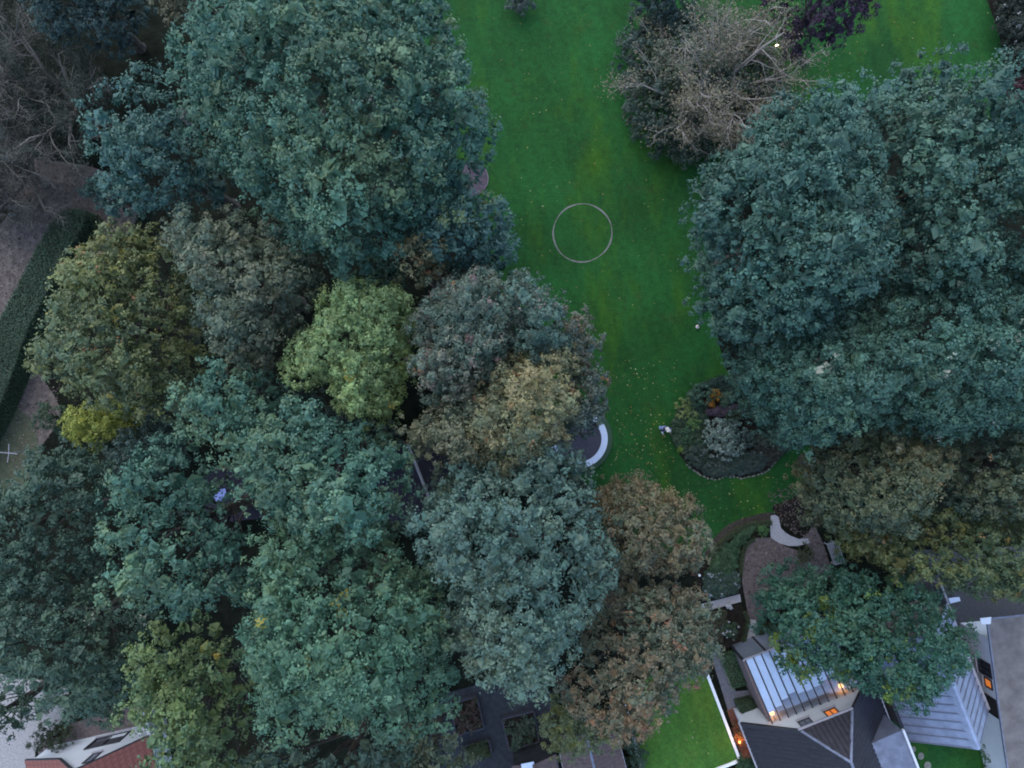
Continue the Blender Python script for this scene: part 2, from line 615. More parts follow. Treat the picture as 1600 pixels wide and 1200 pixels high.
def in_poly(P, x, y):
    inside = np.zeros(len(x), bool)
    n = len(P)
    for i in range(n):
        x1, y1 = P[i]
        x2, y2 = P[(i + 1) % n]
        c = ((y1 > y) != (y2 > y)) & (x < (x2 - x1) * (y - y1) / (y2 - y1 + 1e-12) + x1)
        inside ^= c
    return inside


def edge_dist(P, x, y):
    d = np.full(len(x), 1e9)
    n = len(P)
    for i in range(n):
        a = np.array(P[i])
        b = np.array(P[(i + 1) % n])
        ab = b - a
        t = ((x - a[0]) * ab[0] + (y - a[1]) * ab[1]) / (ab @ ab + 1e-12)
        t = np.clip(t, 0, 1)
        d = np.minimum(d, np.hypot(x - a[0] - t * ab[0], y - a[1] - t * ab[1]))
    return d


def crown_boughs(poly, ht, hb, rb, rng, spacing=1.12, edge_h=0.4, skirt=1, fill=0.0):
    sp_ = smooth_poly(poly, 3)
    pc_ = np.mean(np.array(poly, float), axis=0)
    out_ = (pc_ - np.array([800., 600.])) / max(1.0, np.hypot(*(pc_ - np.array([800., 600.]))))
    ext = max(abs((np.array(q) - pc_) @ out_) for q in sp_)
    P = []
    for (x, y) in sp_:
        # the outer rim of a crown is seen at its shoulder, the rim towards the drone at its skirt
        w_ = float((np.array([x, y]) - pc_) @ out_) / max(ext, 1e-6)
        P.append(tuple(V(x, y, hb + min(1.0, max(0.0, edge_h + 0.32 * w_)) * (ht - hb))[:2]))
    A = np.array(P)
    lo, hi = A.min(0), A.max(0)
    n = int((hi - lo)[0] * (hi - lo)[1] / (rb * rb) * (14 + 22 * min(skirt, 1))) + 80
    x = rng.uniform(lo[0], hi[0], n)
    y = rng.uniform(lo[1], hi[1], n)
    ok = in_poly(P, x, y)
    x, y = x[ok], y[ok]
    d = edge_dist(P, x, y)
    ok = d > rb * 0.4
    x, y, d = x[ok], y[ok], d[ok]
    if len(x) == 0:
        x, y, d = np.array([A[:, 0].mean()]), np.array([A[:, 1].mean()]), np.array([rb])
    cx, cy = (lo + hi) / 2
    cx, cy = x.mean(), y.mean()
    D = max(d.max(), rb)
    t = np.clip(d / (0.85 * D), 0, 1)
    dome = hb + (ht - hb) * np.sqrt(np.maximum(0, 1 - (1 - t) ** 2)) - rb * 0.75
    # boughs fill a shell under the dome, deeper on the flank that faces the open middle
    ow = np.array([out_[0], -out_[1]])
    rel = ((x - cx) * ow[0] + (y - cy) * ow[1])
    w = -rel / max(np.abs(rel).max(), 1e-6)
    depth = rb * (0.9 + 2.6 * np.clip(w + 0.35, 0, 1.2) * min(skirt, 1)) * min(1.0, (ht - hb) / (3 * rb) + 0.25)
    z = dome - depth * rng.random(len(x)) ** 1.3 + rng.normal(size=len(x)) * 0.5 * rb
    z = np.maximum(z, min(0.9, hb))
    keep = []
    sp = rb * spacing
    K = np.empty((len(x), 3))
    nk = 0
    for i in np.argsort(-z + rng.normal(size=len(x)) * rb * 1.2):
        p = np.array([x[i], y[i], z[i]])
        if nk == 0 or np.min(((K[:nk] - p) ** 2).sum(1)) > sp * sp:
            K[nk] = p
            nk += 1
            keep.append(i)
    pts = K[:nk].copy()
    return pts, rb * rng.uniform(0.72, 1.25, nk), (cx, cy)


def limb(mb, a, b, r0, r1, rng, sag=0.15, n=5, sides=6):
    a, b = Vector(a), Vector(b)
    pts, rs = [], []
    L = (b - a).length
    off = Vector(rng.normal(size=3)) * L * 0.06
    for i in range(n + 1):
        t = i / n
        p = a.lerp(b, t) + off * math.sin(math.pi * t) + Vector((0, 0, L * sag * math.sin(math.pi * t)))
        pts.append(p)
        rs.append(r0 + (r1 - r0) * t)
    mb.tube(pts, rs, sides)
    return pts


def tree(name, label, poly, ht, hb, pal, accents=(), rb=0.95, sub=0.33, lps=17, leaf=0.135, cover=1.0, seed=1, group=None, skirt=1,
         m='leaf', cat='tree', spacing=1.16, trunk=True, edge_h=0.42, bark='bark', squash=0.88):
    rng = np.random.default_rng(seed * 7 + 3)
    b, r, (cx, cy) = crown_boughs(poly, ht, hb, rb, rng, spacing, edge_h, skirt, 0.9)
    root = thing(name, label, cat, (cx, cy, 0), group)
    c, d, s, col = bough_leaves(b, r, rng, pal, accents, sub, cover, lps, leaf, squash, seed)
    leaf_mesh('crown', c, d, s, col, M[m], root, rng=rng)
    if trunk:
        mb = MB()
        tr = 0.10 + 0.022 * ht
        fork = max(0.8, hb * 0.55)
        mb.tube([(cx, cy, -0.05), (cx, cy, 0.3), (cx + 0.1, cy, fork), (cx + 0.05, cy + 0.1, (fork + ht) * 0.5), (cx, cy, ht - rb * 2.6)],
                [tr * 1.5, tr * 1.1, tr, tr * 0.45, tr * 0.12], 8)
        mb.build('trunk', M[bark], root)
        lb = MB()
        pick = rng.permutation(len(b))[:min(len(b), 12)]
        for i in pick:
            z0 = fork + rng.uniform(0, 0.4) * max(0.2, (b[i][2] - fork))
            limb(lb, (cx + 0.05, cy, min(z0, ht - rb * 3)), b[i] - np.array([0, 0, rb * 0.7]), tr * 0.22, 0.02, rng, 0.02, 5, 5)
        lb.build('limbs', M[bark], root)
    return root


def shrub(name, label, px, py, rpx, h, pal, accents=(), cat='shrub', group=None, rb=None, sub=0.14, lps=14, leaf=0.09, seed=1, squash=0.8,
          poly=None, m='leaf', cover=1.0, z0=0.0, spacing=1.0):
    """a low plant: one leafy mesh on a few stems"""
    rng = np.random.default_rng(seed * 13 + 5)
    he = z0 + h * 0.55
    rw = rpx * (H - he) / F
    if poly is None:
        k = 11
        poly = [(px + rpx * math.cos(2 * math.pi * i / k) * rng.uniform(0.88, 1.1), py + rpx * math.sin(2 * math.pi * i / k) * rng.uniform(0.88, 1.1)) for i in range(k)]
    rb = rb or max(0.12, min(0.45, rw * 0.45))
    b, r, (cx, cy) = crown_boughs(poly, z0 + h, z0 + h * 0.45, rb, rng, spacing, 0.5, 1 if h > 1.0 else 0)
    b[:, 2] = np.maximum(b[:, 2], z0 + 0.05)
    c, d, s, col = bough_leaves(b, r, rng, pal, accents, sub, cover, lps, leaf, squash, seed, zmin=-0.2)
    root = thing(name, label, cat, (cx, cy, z0), group)
    leaf_mesh('foliage', c, d, s, col, M[m], root, rng=rng)
    mb = MB()
    for i in range(min(len(b), 5)):
        mb.tube([(cx, cy, z0 - 0.02), tuple(b[i])], [0.03, 0.012], 5)
    mb.build('stem', M['bark'], root)
    return root


# ------------------------------------------------------------------ the setting
gp = 400
g = obj('ground', [(-gp, -gp, 0), (gp, -gp, 0), (gp, gp, 0), (-gp, gp, 0)], [(0, 1, 2, 3)], M['soil'])
tag(g, kind='structure')
sheet('lawn', [(650, -120), (1600, -120), (1585, 60), (1572, 140), (1560, 240), (1300, 330), (1130, 320), (1105, 420), (1120, 520), (1150, 600), (1250, 640),
               (1265, 730), (1240, 790), (1205, 803), (1170, 808), (1135, 825), (1105, 868), (1050, 880), (960, 800), (900, 740), (850, 700), (820, 560), (770, 420), (720, 280), (690, 120)], 0.012, M['lawn'], curve=3)
sheet('leaf_litter', [(-60, 260), (60, 250), (170, 270), (215, 330), (180, 390), (110, 430), (60, 560), (95, 640), (70, 690), (20, 760), (-80, 760)], 0.010, M['litter'], curve=3)
sheet('gravel_drive', [(-60, 1060), (30, 1060), (100, 1070), (105, 1110), (75, 1150), (55, 1175), (45, 1260), (-80, 1260)], 0.012, M['gravel'], curve=3)
sheet('gravel_yard', [(60, 1150), (170, 1110), (230, 1100), (260, 1130), (100, 1190), (60, 1200)], 0.010, M['mulch'])
sheet('grass_verge', [(-60, 650), (30, 640), (60, 690), (40, 760), (-60, 770)], 0.016, mat('dull_verge', (0.060, 0.068, 0.036), 0.95, 0.3, 2, 0.6, 12), curve=3)
sheet('courtyard', [(690, 1085), (780, 1060), (860, 1080), (890, 1140), (890, 1260), (660, 1260), (670, 1150)], 0.014, M['darkpave'])
sheet('asphalt_road', [(1420, 860), (1700, 850), (1700, 990), (1530, 990), (1490, 1010), (1440, 980)], 0.012, M['asphalt'])
sheet('side_lawn', [(1395, 1100), (1560, 1110), (1600, 1260), (1385, 1260)], 0.012, M['lawn'])
sheet('dark_path', [(1108, 1015), (1124, 1020), (1136, 1060), (1150, 1080), (1172, 1078), (1176, 1100), (1148, 1130), (1141, 1122)], 0.012, M['paving'])

# ------------------------------------------------------------------ buildings
UX = Vector((.931, .366, 0)).normalized()     # across the gables
NX = Vector((.366, -.931, 0)).normalized()    # away from the garden


def frame_pt(O):
    return lambda u, n, h: Vector((O[0], O[1], 0)) + UX * u + NX * n + Vector((0, 0, h))


def tile_field(name, O, ex, ey, poly, tw, tl, m, parent, single=False, rng=None, thick=0.03, bumpy=0.025, limit=None):
    """overlapping tiles on the plane O + a*ex + b*ey (ey runs upslope), inside poly given as (a, b)"""
    rng = rng or np.random.default_rng(3)
    O, ex, ey = Vector(O), Vector(ex).normalized(), Vector(ey).normalized()
    nz = ex.cross(ey)
    if nz.z < 0:
        nz = -nz
    prof = [(0, 0.0), (0.28, bumpy), (0.6, bumpy), (0.98, 0.0)]
    vs_ = []
    for (x, z) in prof:
        vs_.append(Vector((x * tw, 0, z + thick)))
    for (x, z) in prof:
        vs_.append(Vector((x * tw, tl * 1.12, z + 0.006)))
    for (x, z) in prof:
        vs_.append(Vector((x * tw, 0.0, -0.002)))
    fs = []
    for i in range(3):
        fs.append((i, i + 1, i + 5, i + 4))
        fs.append((i + 8, i + 9, i + 1, i))
    fs.append((3, 11, 7))
    fs.append((0, 4, 8))
    A = np.array(poly)
    lo, hi = A.min(0), A.max(0)
    R = Matrix((ex, ey, nz)).transposed()
    cells = []
    for jb in range(int((hi[1] - lo[1]) / tl) + 1):
        for ia in range(int((hi[0] - lo[0]) / tw) + 1):
            a, b = lo[0] + ia * tw, lo[1] + jb * tl
            if in_poly(poly, np.array([a + tw / 2]), np.array([b + tl / 2]))[0]:
                cells.append((a, b))
    if single:
        base = Vector(WL[parent.name])
        me = bpy.data.meshes.new(name)
        me.from_pydata([tuple(v) for v in vs_], [], fs)
        me.materials.append(m)
        for (a, b) in cells:
            o = bpy.data.objects.new(name, me)
            COL.objects.link(o)
            o.parent = parent
            jit = Matrix.Rotation(rng.normal() * 0.02, 3, 'Z') @ Matrix.Rotation(rng.normal() * 0.012, 3, 'X')
            o.matrix_local = Matrix.Translation(O + ex * a + ey * b + nz * 0.01 - base) @ (R @ jit).to_4x4()
        return None
    mb = MB()
    for (a, b) in cells:
        jit = Matrix.Rotation(rng.normal() * 0.025, 3, 'Z') @ Matrix.Rotation(rng.normal() * 0.02, 3, 'X')
        T = O + ex * a + ey * b + nz * 0.01
        mb.add([T + R @ (jit @ v) for v in vs_], fs)
    o = mb.build(name, m, parent)
    o['kind'] = 'stuff'
    return o


def plane_coords(O, ex, ey, P):
    d = Vector(P) - Vector(O)
    return (d.dot(Vector(ex).normalized()), d.dot(Vector(ey).normalized()))


def ridge_tiles(name, a, b, r, m, parent, step=0.33):
    a, b = Vector(a), Vector(b)
    n = max(1, int((b - a).length / step))
    me = None
    d = (b - a).normalized()
    base = Vector(WL[parent.name])
    for i in range(n):
        p = a.lerp(b, i / n)
        q = a.lerp(b, (i + 1.08) / n)
        mb = MB()
        mb.tube([p, q], [r * 1.08, r * 0.95], 8)
        o = mb.build(name, m, parent)


def wall_window(parent, P, along, w, h0, h1, out, frame_m, pane_m, nm='window', mull=1, depth=0.06):
    """framed window on a wall: P is a ground point at its left end, along the wall direction, out the outward normal"""
    P, along, out = Vector(P), Vector(along).normalized(), Vector(out).normalized()
    z = Vector((0, 0, 1))
    mb = MB()
    t = 0.07

    def box(a0, a1, z0, z1, d0, d1, target):
        c = [P + along * a + z * zz + out * dd for dd in (d0, d1) for (a, zz) in ((a0, z0), (a1, z0), (a1, z1), (a0, z1))]
        target.hexa(c)
    box(0, w, h0, h0 + t, 0.003, depth, mb)
    box(0, w, h1 - t, h1, 0.003, depth, mb)
    box(0, t, h0 + t, h1 - t, 0.003, depth, mb)
    box(w - t, w, h0 + t, h1 - t, 0.003, depth, mb)
    for k in range(1, mull + 1):
        c = w * k / (mull + 1)
        box(c - 0.025, c + 0.025, h0 + t, h1 - t, 0.003, depth * 0.9, mb)
    f = mb.build(nm, frame_m, parent)
    pm = MB()
    box(t, w - t, h0 + t, h1 - t, 0.004, 0.018, pm)
    pm.build('pane', pane_m, f)
    sm = MB()
    box(-0.05, w + 0.05, h0 - 0.05, h0 - 0.002, 0.003, depth + 0.09, sm)
    sm.build('sill', M['gutter'], f)
    return f


# --- the dark tiled house with a half-hipped gable
OB = (13.41, -19.88)
B = frame_pt(OB)
SL = (5.0 - 2.13) / 2.56
UR = 4.055
HR = 2.13 + SL * UR
houseB = thing('tiled_house', 'white house with dark tiled half-hipped roof, glass lean-to against its white gable', 'house', B(4, 4, 0))
LEN = 9.0
wm = MB()
for (pts) in ([(0.15, 0.15), (7.96, 0.15), (7.96, LEN), (0.15, LEN)],):
    lo = [B(u, n, -0.05) for u, n in pts]
    hi = [B(u, n, 2.05) for u, n in pts]
    wm.hexa(lo + hi)
# gable above the eaves, cut by the roof slopes
gpoly = [(0.15, 2.052), (7.96, 2.052), (7.96, 2.12), (5.5, 4.86), (2.6, 4.86), (0.15, 2.12)]
nv = len(gpoly)
vs0 = [B(u, 0.15, h) for u, h in gpoly]
vs1 = [B(u, 0.45, h) for u, h in gpoly]
wm.add(vs0 + vs1, [tuple(range(nv)), tuple(range(2 * nv - 1, nv - 1, -1))] + [(i, nv + i, nv + (i + 1) % nv, (i + 1) % nv) for i in range(nv)])
wm.build('wall', M['white'], houseB)
deck = MB()
pa, pb, pw, pe, ap, rend = B(2.56, 0, 5.0), B(5.55, 0, 5.0), B(0, 0, 2.13), B(8.11, 0, 2.13), B(UR, 1.5, HR), B(UR, LEN, HR)
pw2, pe2 = B(0, LEN, 2.13), B(8.11, LEN, 2.13)
und = Vector((0, 0, -0.09))
deck.add([pw, pa, ap, rend, pw2, pb, pe, pe2] + [p + und for p in (pw, pa, ap, rend, pw2, pb, pe, pe2)],
         [(0, 1, 2, 3, 4), (2, 5, 6, 7, 3), (1, 5, 2), (8, 12, 11, 10, 9), (10, 11, 15, 14, 13), (9, 10, 13),
          (0, 8, 9, 1), (1, 9, 13, 5), (5, 13, 14, 6), (6, 14, 15, 7), (4, 12, 8, 0)])
roofB = deck.build('roof', M['slate'], houseB)
exW, eyW = NX, (UX * 1 + Vector((0, 0, SL))).normalized()
polyW = [plane_coords(pw, exW, eyW, p) for p in (pw, pa, ap, B(UR, 5.2, HR), B(0, 5.2, 2.13))]
tile_field('roof_tiles', pw, exW, eyW, polyW, 0.27, 0.30, M['slate'], houseB)
eyE = (-UX + Vector((0, 0, SL))).normalized()
polyE = [plane_coords(pe, exW, eyE, p) for p in (pe, pb, ap, B(UR, 5.2, HR), B(8.11, 5.2, 2.13))]
tile_field('roof_tiles', pe, exW, eyE, polyE, 0.27, 0.30, M['slate'], houseB)
eyN = (NX * 1.5 + Vector((0, 0, HR - 5.0))).normalized()
polyN = [plane_coords(pa, UX, eyN, p) for p in (pa, pb, ap)]
tile_field('roof_tiles', pa, UX, eyN, polyN, 0.27, 0.30, M['slate'], houseB)
up3 = Vector((0, 0, 0.05))
ridge_tiles('hip_tile', pa + up3, ap + up3, 0.075, M['lead'], houseB)
ridge_tiles('hip_tile', pb + up3, ap + up3, 0.075, M['lead'], houseB)
ridge_tiles('ridge_tile', ap + up3, B(UR, 5.5, HR) + up3, 0.085, M['lead'], houseB)
gm = MB()
gm.beam(B(-0.07, -0.1, 2.08), B(-0.07, 6, 2.08), 0.11, 0.09)
gm.build('gutter', M['gutter'], houseB)
gm = MB()
gm.beam(B(8.18, -0.1, 2.08), B(8.18, 6, 2.08), 0.11, 0.09)
gm.build('gutter', M['gutter'], houseB)
gm = MB()
gm.beam(B(2.45, -0.07, 4.95), B(5.66, -0.07, 4.95), 0.11, 0.09)
gm.build('gutter', M['gutter'], houseB)
vb = MB()
vb.beam(pw + Vector((0, 0, -0.03)), pa + Vector((0, 0, -0.03)), 0.06, 0.16)
vb.build('verge_board', M['frame'], houseB)
vb = MB()
vb.beam(pe + Vector((0, 0, -0.03)), pb + Vector((0, 0, -0.03)), 0.06, 0.16)
vb.build('verge_board', M['frame'], houseB)
wall_window(houseB, B(2.75, 0.15, 0), UX, 0.72, 3.92, 4.72, -NX, M['frame'], M['paleglass'])
wall_window(houseB, B(4.30, 0.15, 0), UX, 0.72, 3.92, 4.72, -NX, M['frame'], M['warmpane'])
# flat-roofed dormer on the far slope
dm = MB()
d0, d1 = 5.9, 7.9
dm.hexa([B(u, n, h) for (u, n, h) in ((d0, 2.4, 3.0), (d1, 2.4, 2.3), (d1, 5.2, 2.3), (d0, 5.2, 3.0), (d0, 2.4, 4.5), (d1, 2.4, 4.4), (d1, 5.2, 4.4), (d0, 5.2, 4.5))])
dorm = dm.build('dormer', M['lead'], houseB)
dm = MB()
dm.beam(B(d1 + 0.06, 2.35, 4.42), B(d1 + 0.06, 5.2, 4.42), 0.12, 0.14)
dm.build('fascia', M['white'], dorm)

# --- the glass lean-to
cons = thing('glass_lean_to', 'glass lean-to with pale blinds under dark glazing bars against the white gable', 'conservatory', B(4, -1.7, 0))
U0, U1, ND, HE, HT = 1.55, 7.0, -3.45, 2.4, 3.12
nb = 11
du = (U1 - U0) / nb


def roof_h(n):
    return HE + (HT - HE) * (n - ND) / (0.1 - ND)


for i in range(nb + 1):
    u = U0 + i * du
    mb = MB()
    mb.beam(B(u, ND - 0.05, roof_h(ND) + 0.03), B(u, 0.13, roof_h(0.13) + 0.03), 0.06, 0.10)
    mb.build('glazing_bar', M['frame'], cons)
blend = [-0.42, -0.55, -0.80, -0.95, -0.80, -0.75, -0.8, -0.95, -1.1, -1.1, -1.1]
for i in range(nb):
    a, b = U0 + i * du + 0.033, U0 + (i + 1) * du - 0.033
    mb = MB()
    n0, n1 = ND, 0.12
    mb.hexa([B(a, n0, roof_h(n0) + 0.012), B(b, n0, roof_h(n0) + 0.012), B(b, n1, roof_h(n1) + 0.012), B(a, n1, roof_h(n1) + 0.012),
             B(a, n0, roof_h(n0) + 0.024), B(b, n0, roof_h(n0) + 0.024), B(b, n1, roof_h(n1) + 0.024), B(a, n1, roof_h(n1) + 0.024)])
    mb.build('glass_pane', M['glass'], cons)
    mb = MB()
    n1 = blend[i]
    mb.hexa([B(a, n0, roof_h(n0) - 0.05), B(b, n0, roof_h(n0) - 0.05), B(b, n1, roof_h(n1) - 0.05), B(a, n1, roof_h(n1) - 0.05),
             B(a, n0, roof_h(n0) - 0.04), B(b, n0, roof_h(n0) - 0.04), B(b, n1, roof_h(n1) - 0.04), B(a, n1, roof_h(n1) - 0.04)])
    mb.build('roof_blind', M['blind'], cons)
mb = MB()   # west side wall of mauve brick
mb.hexa([B(U0 - 0.12, ND, -0.02), B(U0 + 0.02, ND, -0.02), B(U0 + 0.02, 0.1, -0.02), B(U0 - 0.12, 0.1, -0.02),
         B(U0 - 0.12, ND, HE - 0.1), B(U0 + 0.02, ND, HE - 0.1), B(U0 + 0.02, 0.1, HE + 0.45), B(U0 - 0.12, 0.1, HE + 0.45)])
mb.build('side_wall', M['brick'], cons)
mb = MB()
mb.hexa([B(U1 - 0.02, ND, -0.02), B(U1 + 0.12, ND, -0.02), B(U1 + 0.12, 0.1, -0.02), B(U1 - 0.02, 0.1, -0.02),
         B(U1 - 0.02, ND, HE - 0.1), B(U1 + 0.12, ND, HE - 0.1), B(U1 + 0.12, 0.1, HE + 0.45), B(U1 - 0.02, 0.1, HE + 0.45)])
mb.build('side_wall', M['brick'], cons)
for k in range(5):     # glazed front between dark posts
    ua = U0 - 0.12 + k * (U1 - U0 + 0.24) / 4
    mb = MB()
    mb.beam(B(ua, ND - 0.06, 0), B(ua, ND - 0.06, HE), 0.12, 0.12)
    mb.build('post', M['frame'], cons)
    if k < 4:
        ub = ua + (U1 - U0 + 0.24) / 4 - 0.06
        mb = MB()
        mb.hexa([B(ua + 0.06, ND - 0.09, 0.05), B(ub, ND - 0.09, 0.05), B(ub, ND - 0.05, 0.05), B(ua + 0.06, ND - 0.05, 0.05),
                 B(ua + 0.06, ND - 0.09, HE - 0.08), B(ub, ND - 0.09, HE - 0.08), B(ub, ND - 0.05, HE - 0.08), B(ua + 0.06, ND - 0.05, HE - 0.08)])
        mb.build('front_panel', M['paleglass'], cons)
mb = MB()
mb.beam(B(U0 - 0.15, ND - 0.05, HE + 0.0), B(U1 + 0.15, ND - 0.05, HE + 0.0), 0.09, 0.10)
mb.build('eaves_beam', M['gutter'], cons)
mb = MB()
mb.prism([B(U0, ND, 0)[:2], B(U1, ND, 0)[:2], B(U1, 0.1, 0)[:2], B(U0, 0.1, 0)[:2]], 0.02, 0.06)
mb.build('floor', M['gutter'], cons)


def small_table(name, label, u, n, w, d, h, rot=0.0):
    c = B(u, n, 0.06)
    t = thing(name, label, 'table', c)
    mb = MB()
    mb.hexa([B(u + a, n + b, z) for z in (h, h + 0.05) for (a, b) in ((-w, -d), (w, -d), (w, d), (-w, d))])
    mb.build('table_top', M['brownwood'], t)
    for (a, b) in ((-1, -1), (1, -1), (1, 1), (-1, 1)):
        mb = MB()
        mb.beam(B(u + a * (w - 0.06), n + b * (d - 0.06), 0.06), B(u + a * (w - 0.06), n + b * (d - 0.06), h), 0.06, 0.06)
        mb.build('leg', M['brownwood'], t)
    return t


small_table('table', 'brown wooden table under clear glass near the left end of the lean-to', 2.75, -0.45, 0.6, 0.33, 2.0)
small_table('table', 'brown wooden table under clear glass near the right end of the lean-to', 5.4, -0.5, 0.5, 0.38, 2.0)


def lantern(name, label, p, glow='lampglow', power=6.0, r=0.07, wall=None, light_col=(1, 0.45, 0.14)):
    t = thing(name, label, 'lamp', p)
    mb = MB()
    mb.ball((p[0], p[1], p[2]), (r, r, r * 1.2), 8, 6)
    mb.build('bulb', M[glow], t)
    mb = MB()
    if wall is not None:
        mb.beam(Vector(p) + Vector((0, 0, r * 1.2)), Vector(wall) + Vector((0, 0, r * 1.2)), 0.03, 0.03)
    else:
        mb.tube([(p[0], p[1], 0), (p[0], p[1], p[2] - r * 1.1)], 0.025, 6)
    mb.build('bracket' if wall is not None else 'post', M['frame'], t)
    if power:
        l = bpy.data.lights.new('lamp_light', 'POINT')
        l.energy = power
        l.color = light_col
        l.shadow_soft_size = r
        lo_ = bpy.data.objects.new('lamp_light', l)
        COL.objects.link(lo_)
        lo_.parent = t
        lo_.location = (0, 0, -r * 1.6)
    return t


lantern('wall_lamp', 'small glowing orange lamp at the lower left corner inside the lean-to', B(1.82, -0.2, 2.70), wall=B(1.82, 0.14, 2.70), power=2.2, r=0.14)
lantern('wall_lamp', 'small glowing orange lamp at the right end inside the lean-to', B(6.1, -0.2, 2.70), wall=B(6.1, 0.14, 2.70), power=2.2, r=0.14)
lantern('wall_lamp', 'orange lamp on the dark roofed house shining on the low plants by the green turf', B(-0.35, 1.6, 1.1), wall=B(0.14, 1.6, 1.1), power=9, r=0.07)

# --- blue grey standing seam roof
OC = (23.2, -20.83)
Cc = frame_pt(OC)
houseC = thing('seam_roofed_building', 'low building with blue-grey standing-seam metal gable roof beside the tiled house', 'building', Cc(2.46, -3.2, 0))
LC = -6.6
mb = MB()
mb.hexa([Cc(u, n, h) for h in (-0.05, 2.2) for (u, n) in ((0.2, -0.2), (4.73, -0.2), (4.73, LC + 0.2), (0.2, LC + 0.2))])
for nn in (-0.2, LC + 0.2):
    mb.add([Cc(0.2, nn, 2.202), Cc(4.73, nn, 2.202), Cc(2.46, nn, 4.7), Cc(0.2, nn - 0.1, 2.202), Cc(4.73, nn - 0.1, 2.202), Cc(2.46, nn - 0.1, 4.7)],
           [(0, 1, 2), (5, 4, 3), (0, 2, 5, 3), (1, 4, 5, 2)])
mb.build('wall', M['brick'], houseC)
npan = 13
dn = -LC / npan
for side in (0, 1):
    for i in range(npan):
        n0, n1 = -i * dn, -(i + 1) * dn
        ue, ur = (0.0, 2.40) if side == 0 else (4.93, 2.53)
        mb = MB()
        g_ = 0.004
        mb.hexa([Cc(ue, n0 - g_, 2.22), Cc(ur, n0 - g_, 4.92), Cc(ur, n1 + g_, 4.92), Cc(ue, n1 + g_, 2.22),
                 Cc(ue, n0 - g_, 2.28), Cc(ur, n0 - g_, 4.98), Cc(ur, n1 + g_, 4.98), Cc(ue, n1 + g_, 2.28)])
        mb.build('roof_panel', M['zinc'], houseC)
        mb = MB()
        mb.beam(Cc(ue, n0, 2.31), Cc(ur, n0, 5.01), 0.05, 0.07)
        mb.build('seam', M['seam'], houseC)
mb = MB()
mb.hexa([Cc(u, n, h) for (u, n, h) in ((2.18, 0.03, 4.80), (2.75, 0.03, 4.80), (2.75, LC, 4.80), (2.18, LC, 4.80),
                                       (2.40, 0.03, 5.09), (2.53, 0.03, 5.09), (2.53, LC, 5.09), (2.40, LC, 5.09))])
mb.build('ridge_cap', M['zinc'], houseC)
for (u, mm) in ((-0.09, 'frame'), (5.02, 'gutter')):  # left gutter dark: the shadow along that eave is put into its colour
    mb = MB()
    mb.beam(Cc(u, 0.05, 2.2), Cc(u, LC, 2.2), 0.15, 0.10)
    mb.build('gutter', M[mm], houseC)
mb = MB()
mb.beam(Cc(0, 0.035, 2.2), Cc(2.46, 0.035, 4.9), 0.04, 0.16)
mb.beam(Cc(2.47, 0.035, 4.9), Cc(4.93, 0.035, 2.2), 0.04, 0.16)
mb.build('verge_trim', M['zinc'], houseC)

# --- flat roofed house at the right edge
houseD = thing('flat_roofed_house', 'white house with flat grey-brown gravelled roof at the right edge', 'house', V(1600, 1080, 0))
rp = [V(x, y, 3.0) for x, y in ((1542, 967), (1600, 961), (1700, 950), (1720, 1260), (1583, 1260), (1566, 1145))]
mb = MB()
mb.prism([p[:2] for p in rp], 2.86, 3.0)
roofD = mb.build('roof', M['flatroof'], houseD)
mb = MB()
for i in (4, 5, 0):
    a, b = rp[i], rp[(i + 1) % 6]
    mb.beam((a[0], a[1], 3.0), (b[0], b[1], 3.0), 0.07, 0.10)
mb.build('roof_edge', M['lead'], roofD)
inn = [V(x, y, 3.0) for x, y in ((1550, 1000), (1600, 995), (1694, 986), (1712, 1250), (1592, 1250), (1572, 1145))]
wallD = MB()
wallD.prism([p[:2] for p in inn], -0.05, 2.85)
wD = wallD.build('wall', M['white'], houseD)
aW, bW = Vector(inn[0][:2] + (0,)) if False else Vector((inn[0][0], inn[0][1], 0)), Vector((inn[5][0], inn[5][1], 0))
alongD = (bW - aW).normalized()
outD = Vector((alongD.y, -alongD.x, 0))
if outD.x > 0:
    outD = -outD
wall_window(houseD, aW + alongD * 1.6, alongD, 0.9, 1.3, 2.5, outD, M['frame'], M['darkglass'])
wall_window(houseD, aW + alongD * 2.6, alongD, 0.6, 1.7, 2.4, outD, M['frame'], M['warmpane'], mull=0)
wall_window(houseD, aW + alongD * 3.7, alongD, 1.1, 0.3, 2.75, outD, M['frame'], M['opening_shade'], nm='doorway', mull=0)
mb = MB()
mb.hexa([V(x, y, h) for h in (2.3, 3.12) for x, y in ((1531, 966), (1549, 964), (1548, 975), (1534, 976))])
mb.build('corner_box', M['white'], houseD)

# --- white gabled house, red clay tiles, lower left
HA_u = Vector((122, 28, 0)).normalized()      # along the wall, world axes (image y flips)
HA_n = Vector((HA_u.y, -HA_u.x, 0))            # away from the garden


def wpx(x, h=0.0):
    p = V(x, 1160 - 0.2295 * (x - 105), 0)
    return Vector((p.x, p.y, h))


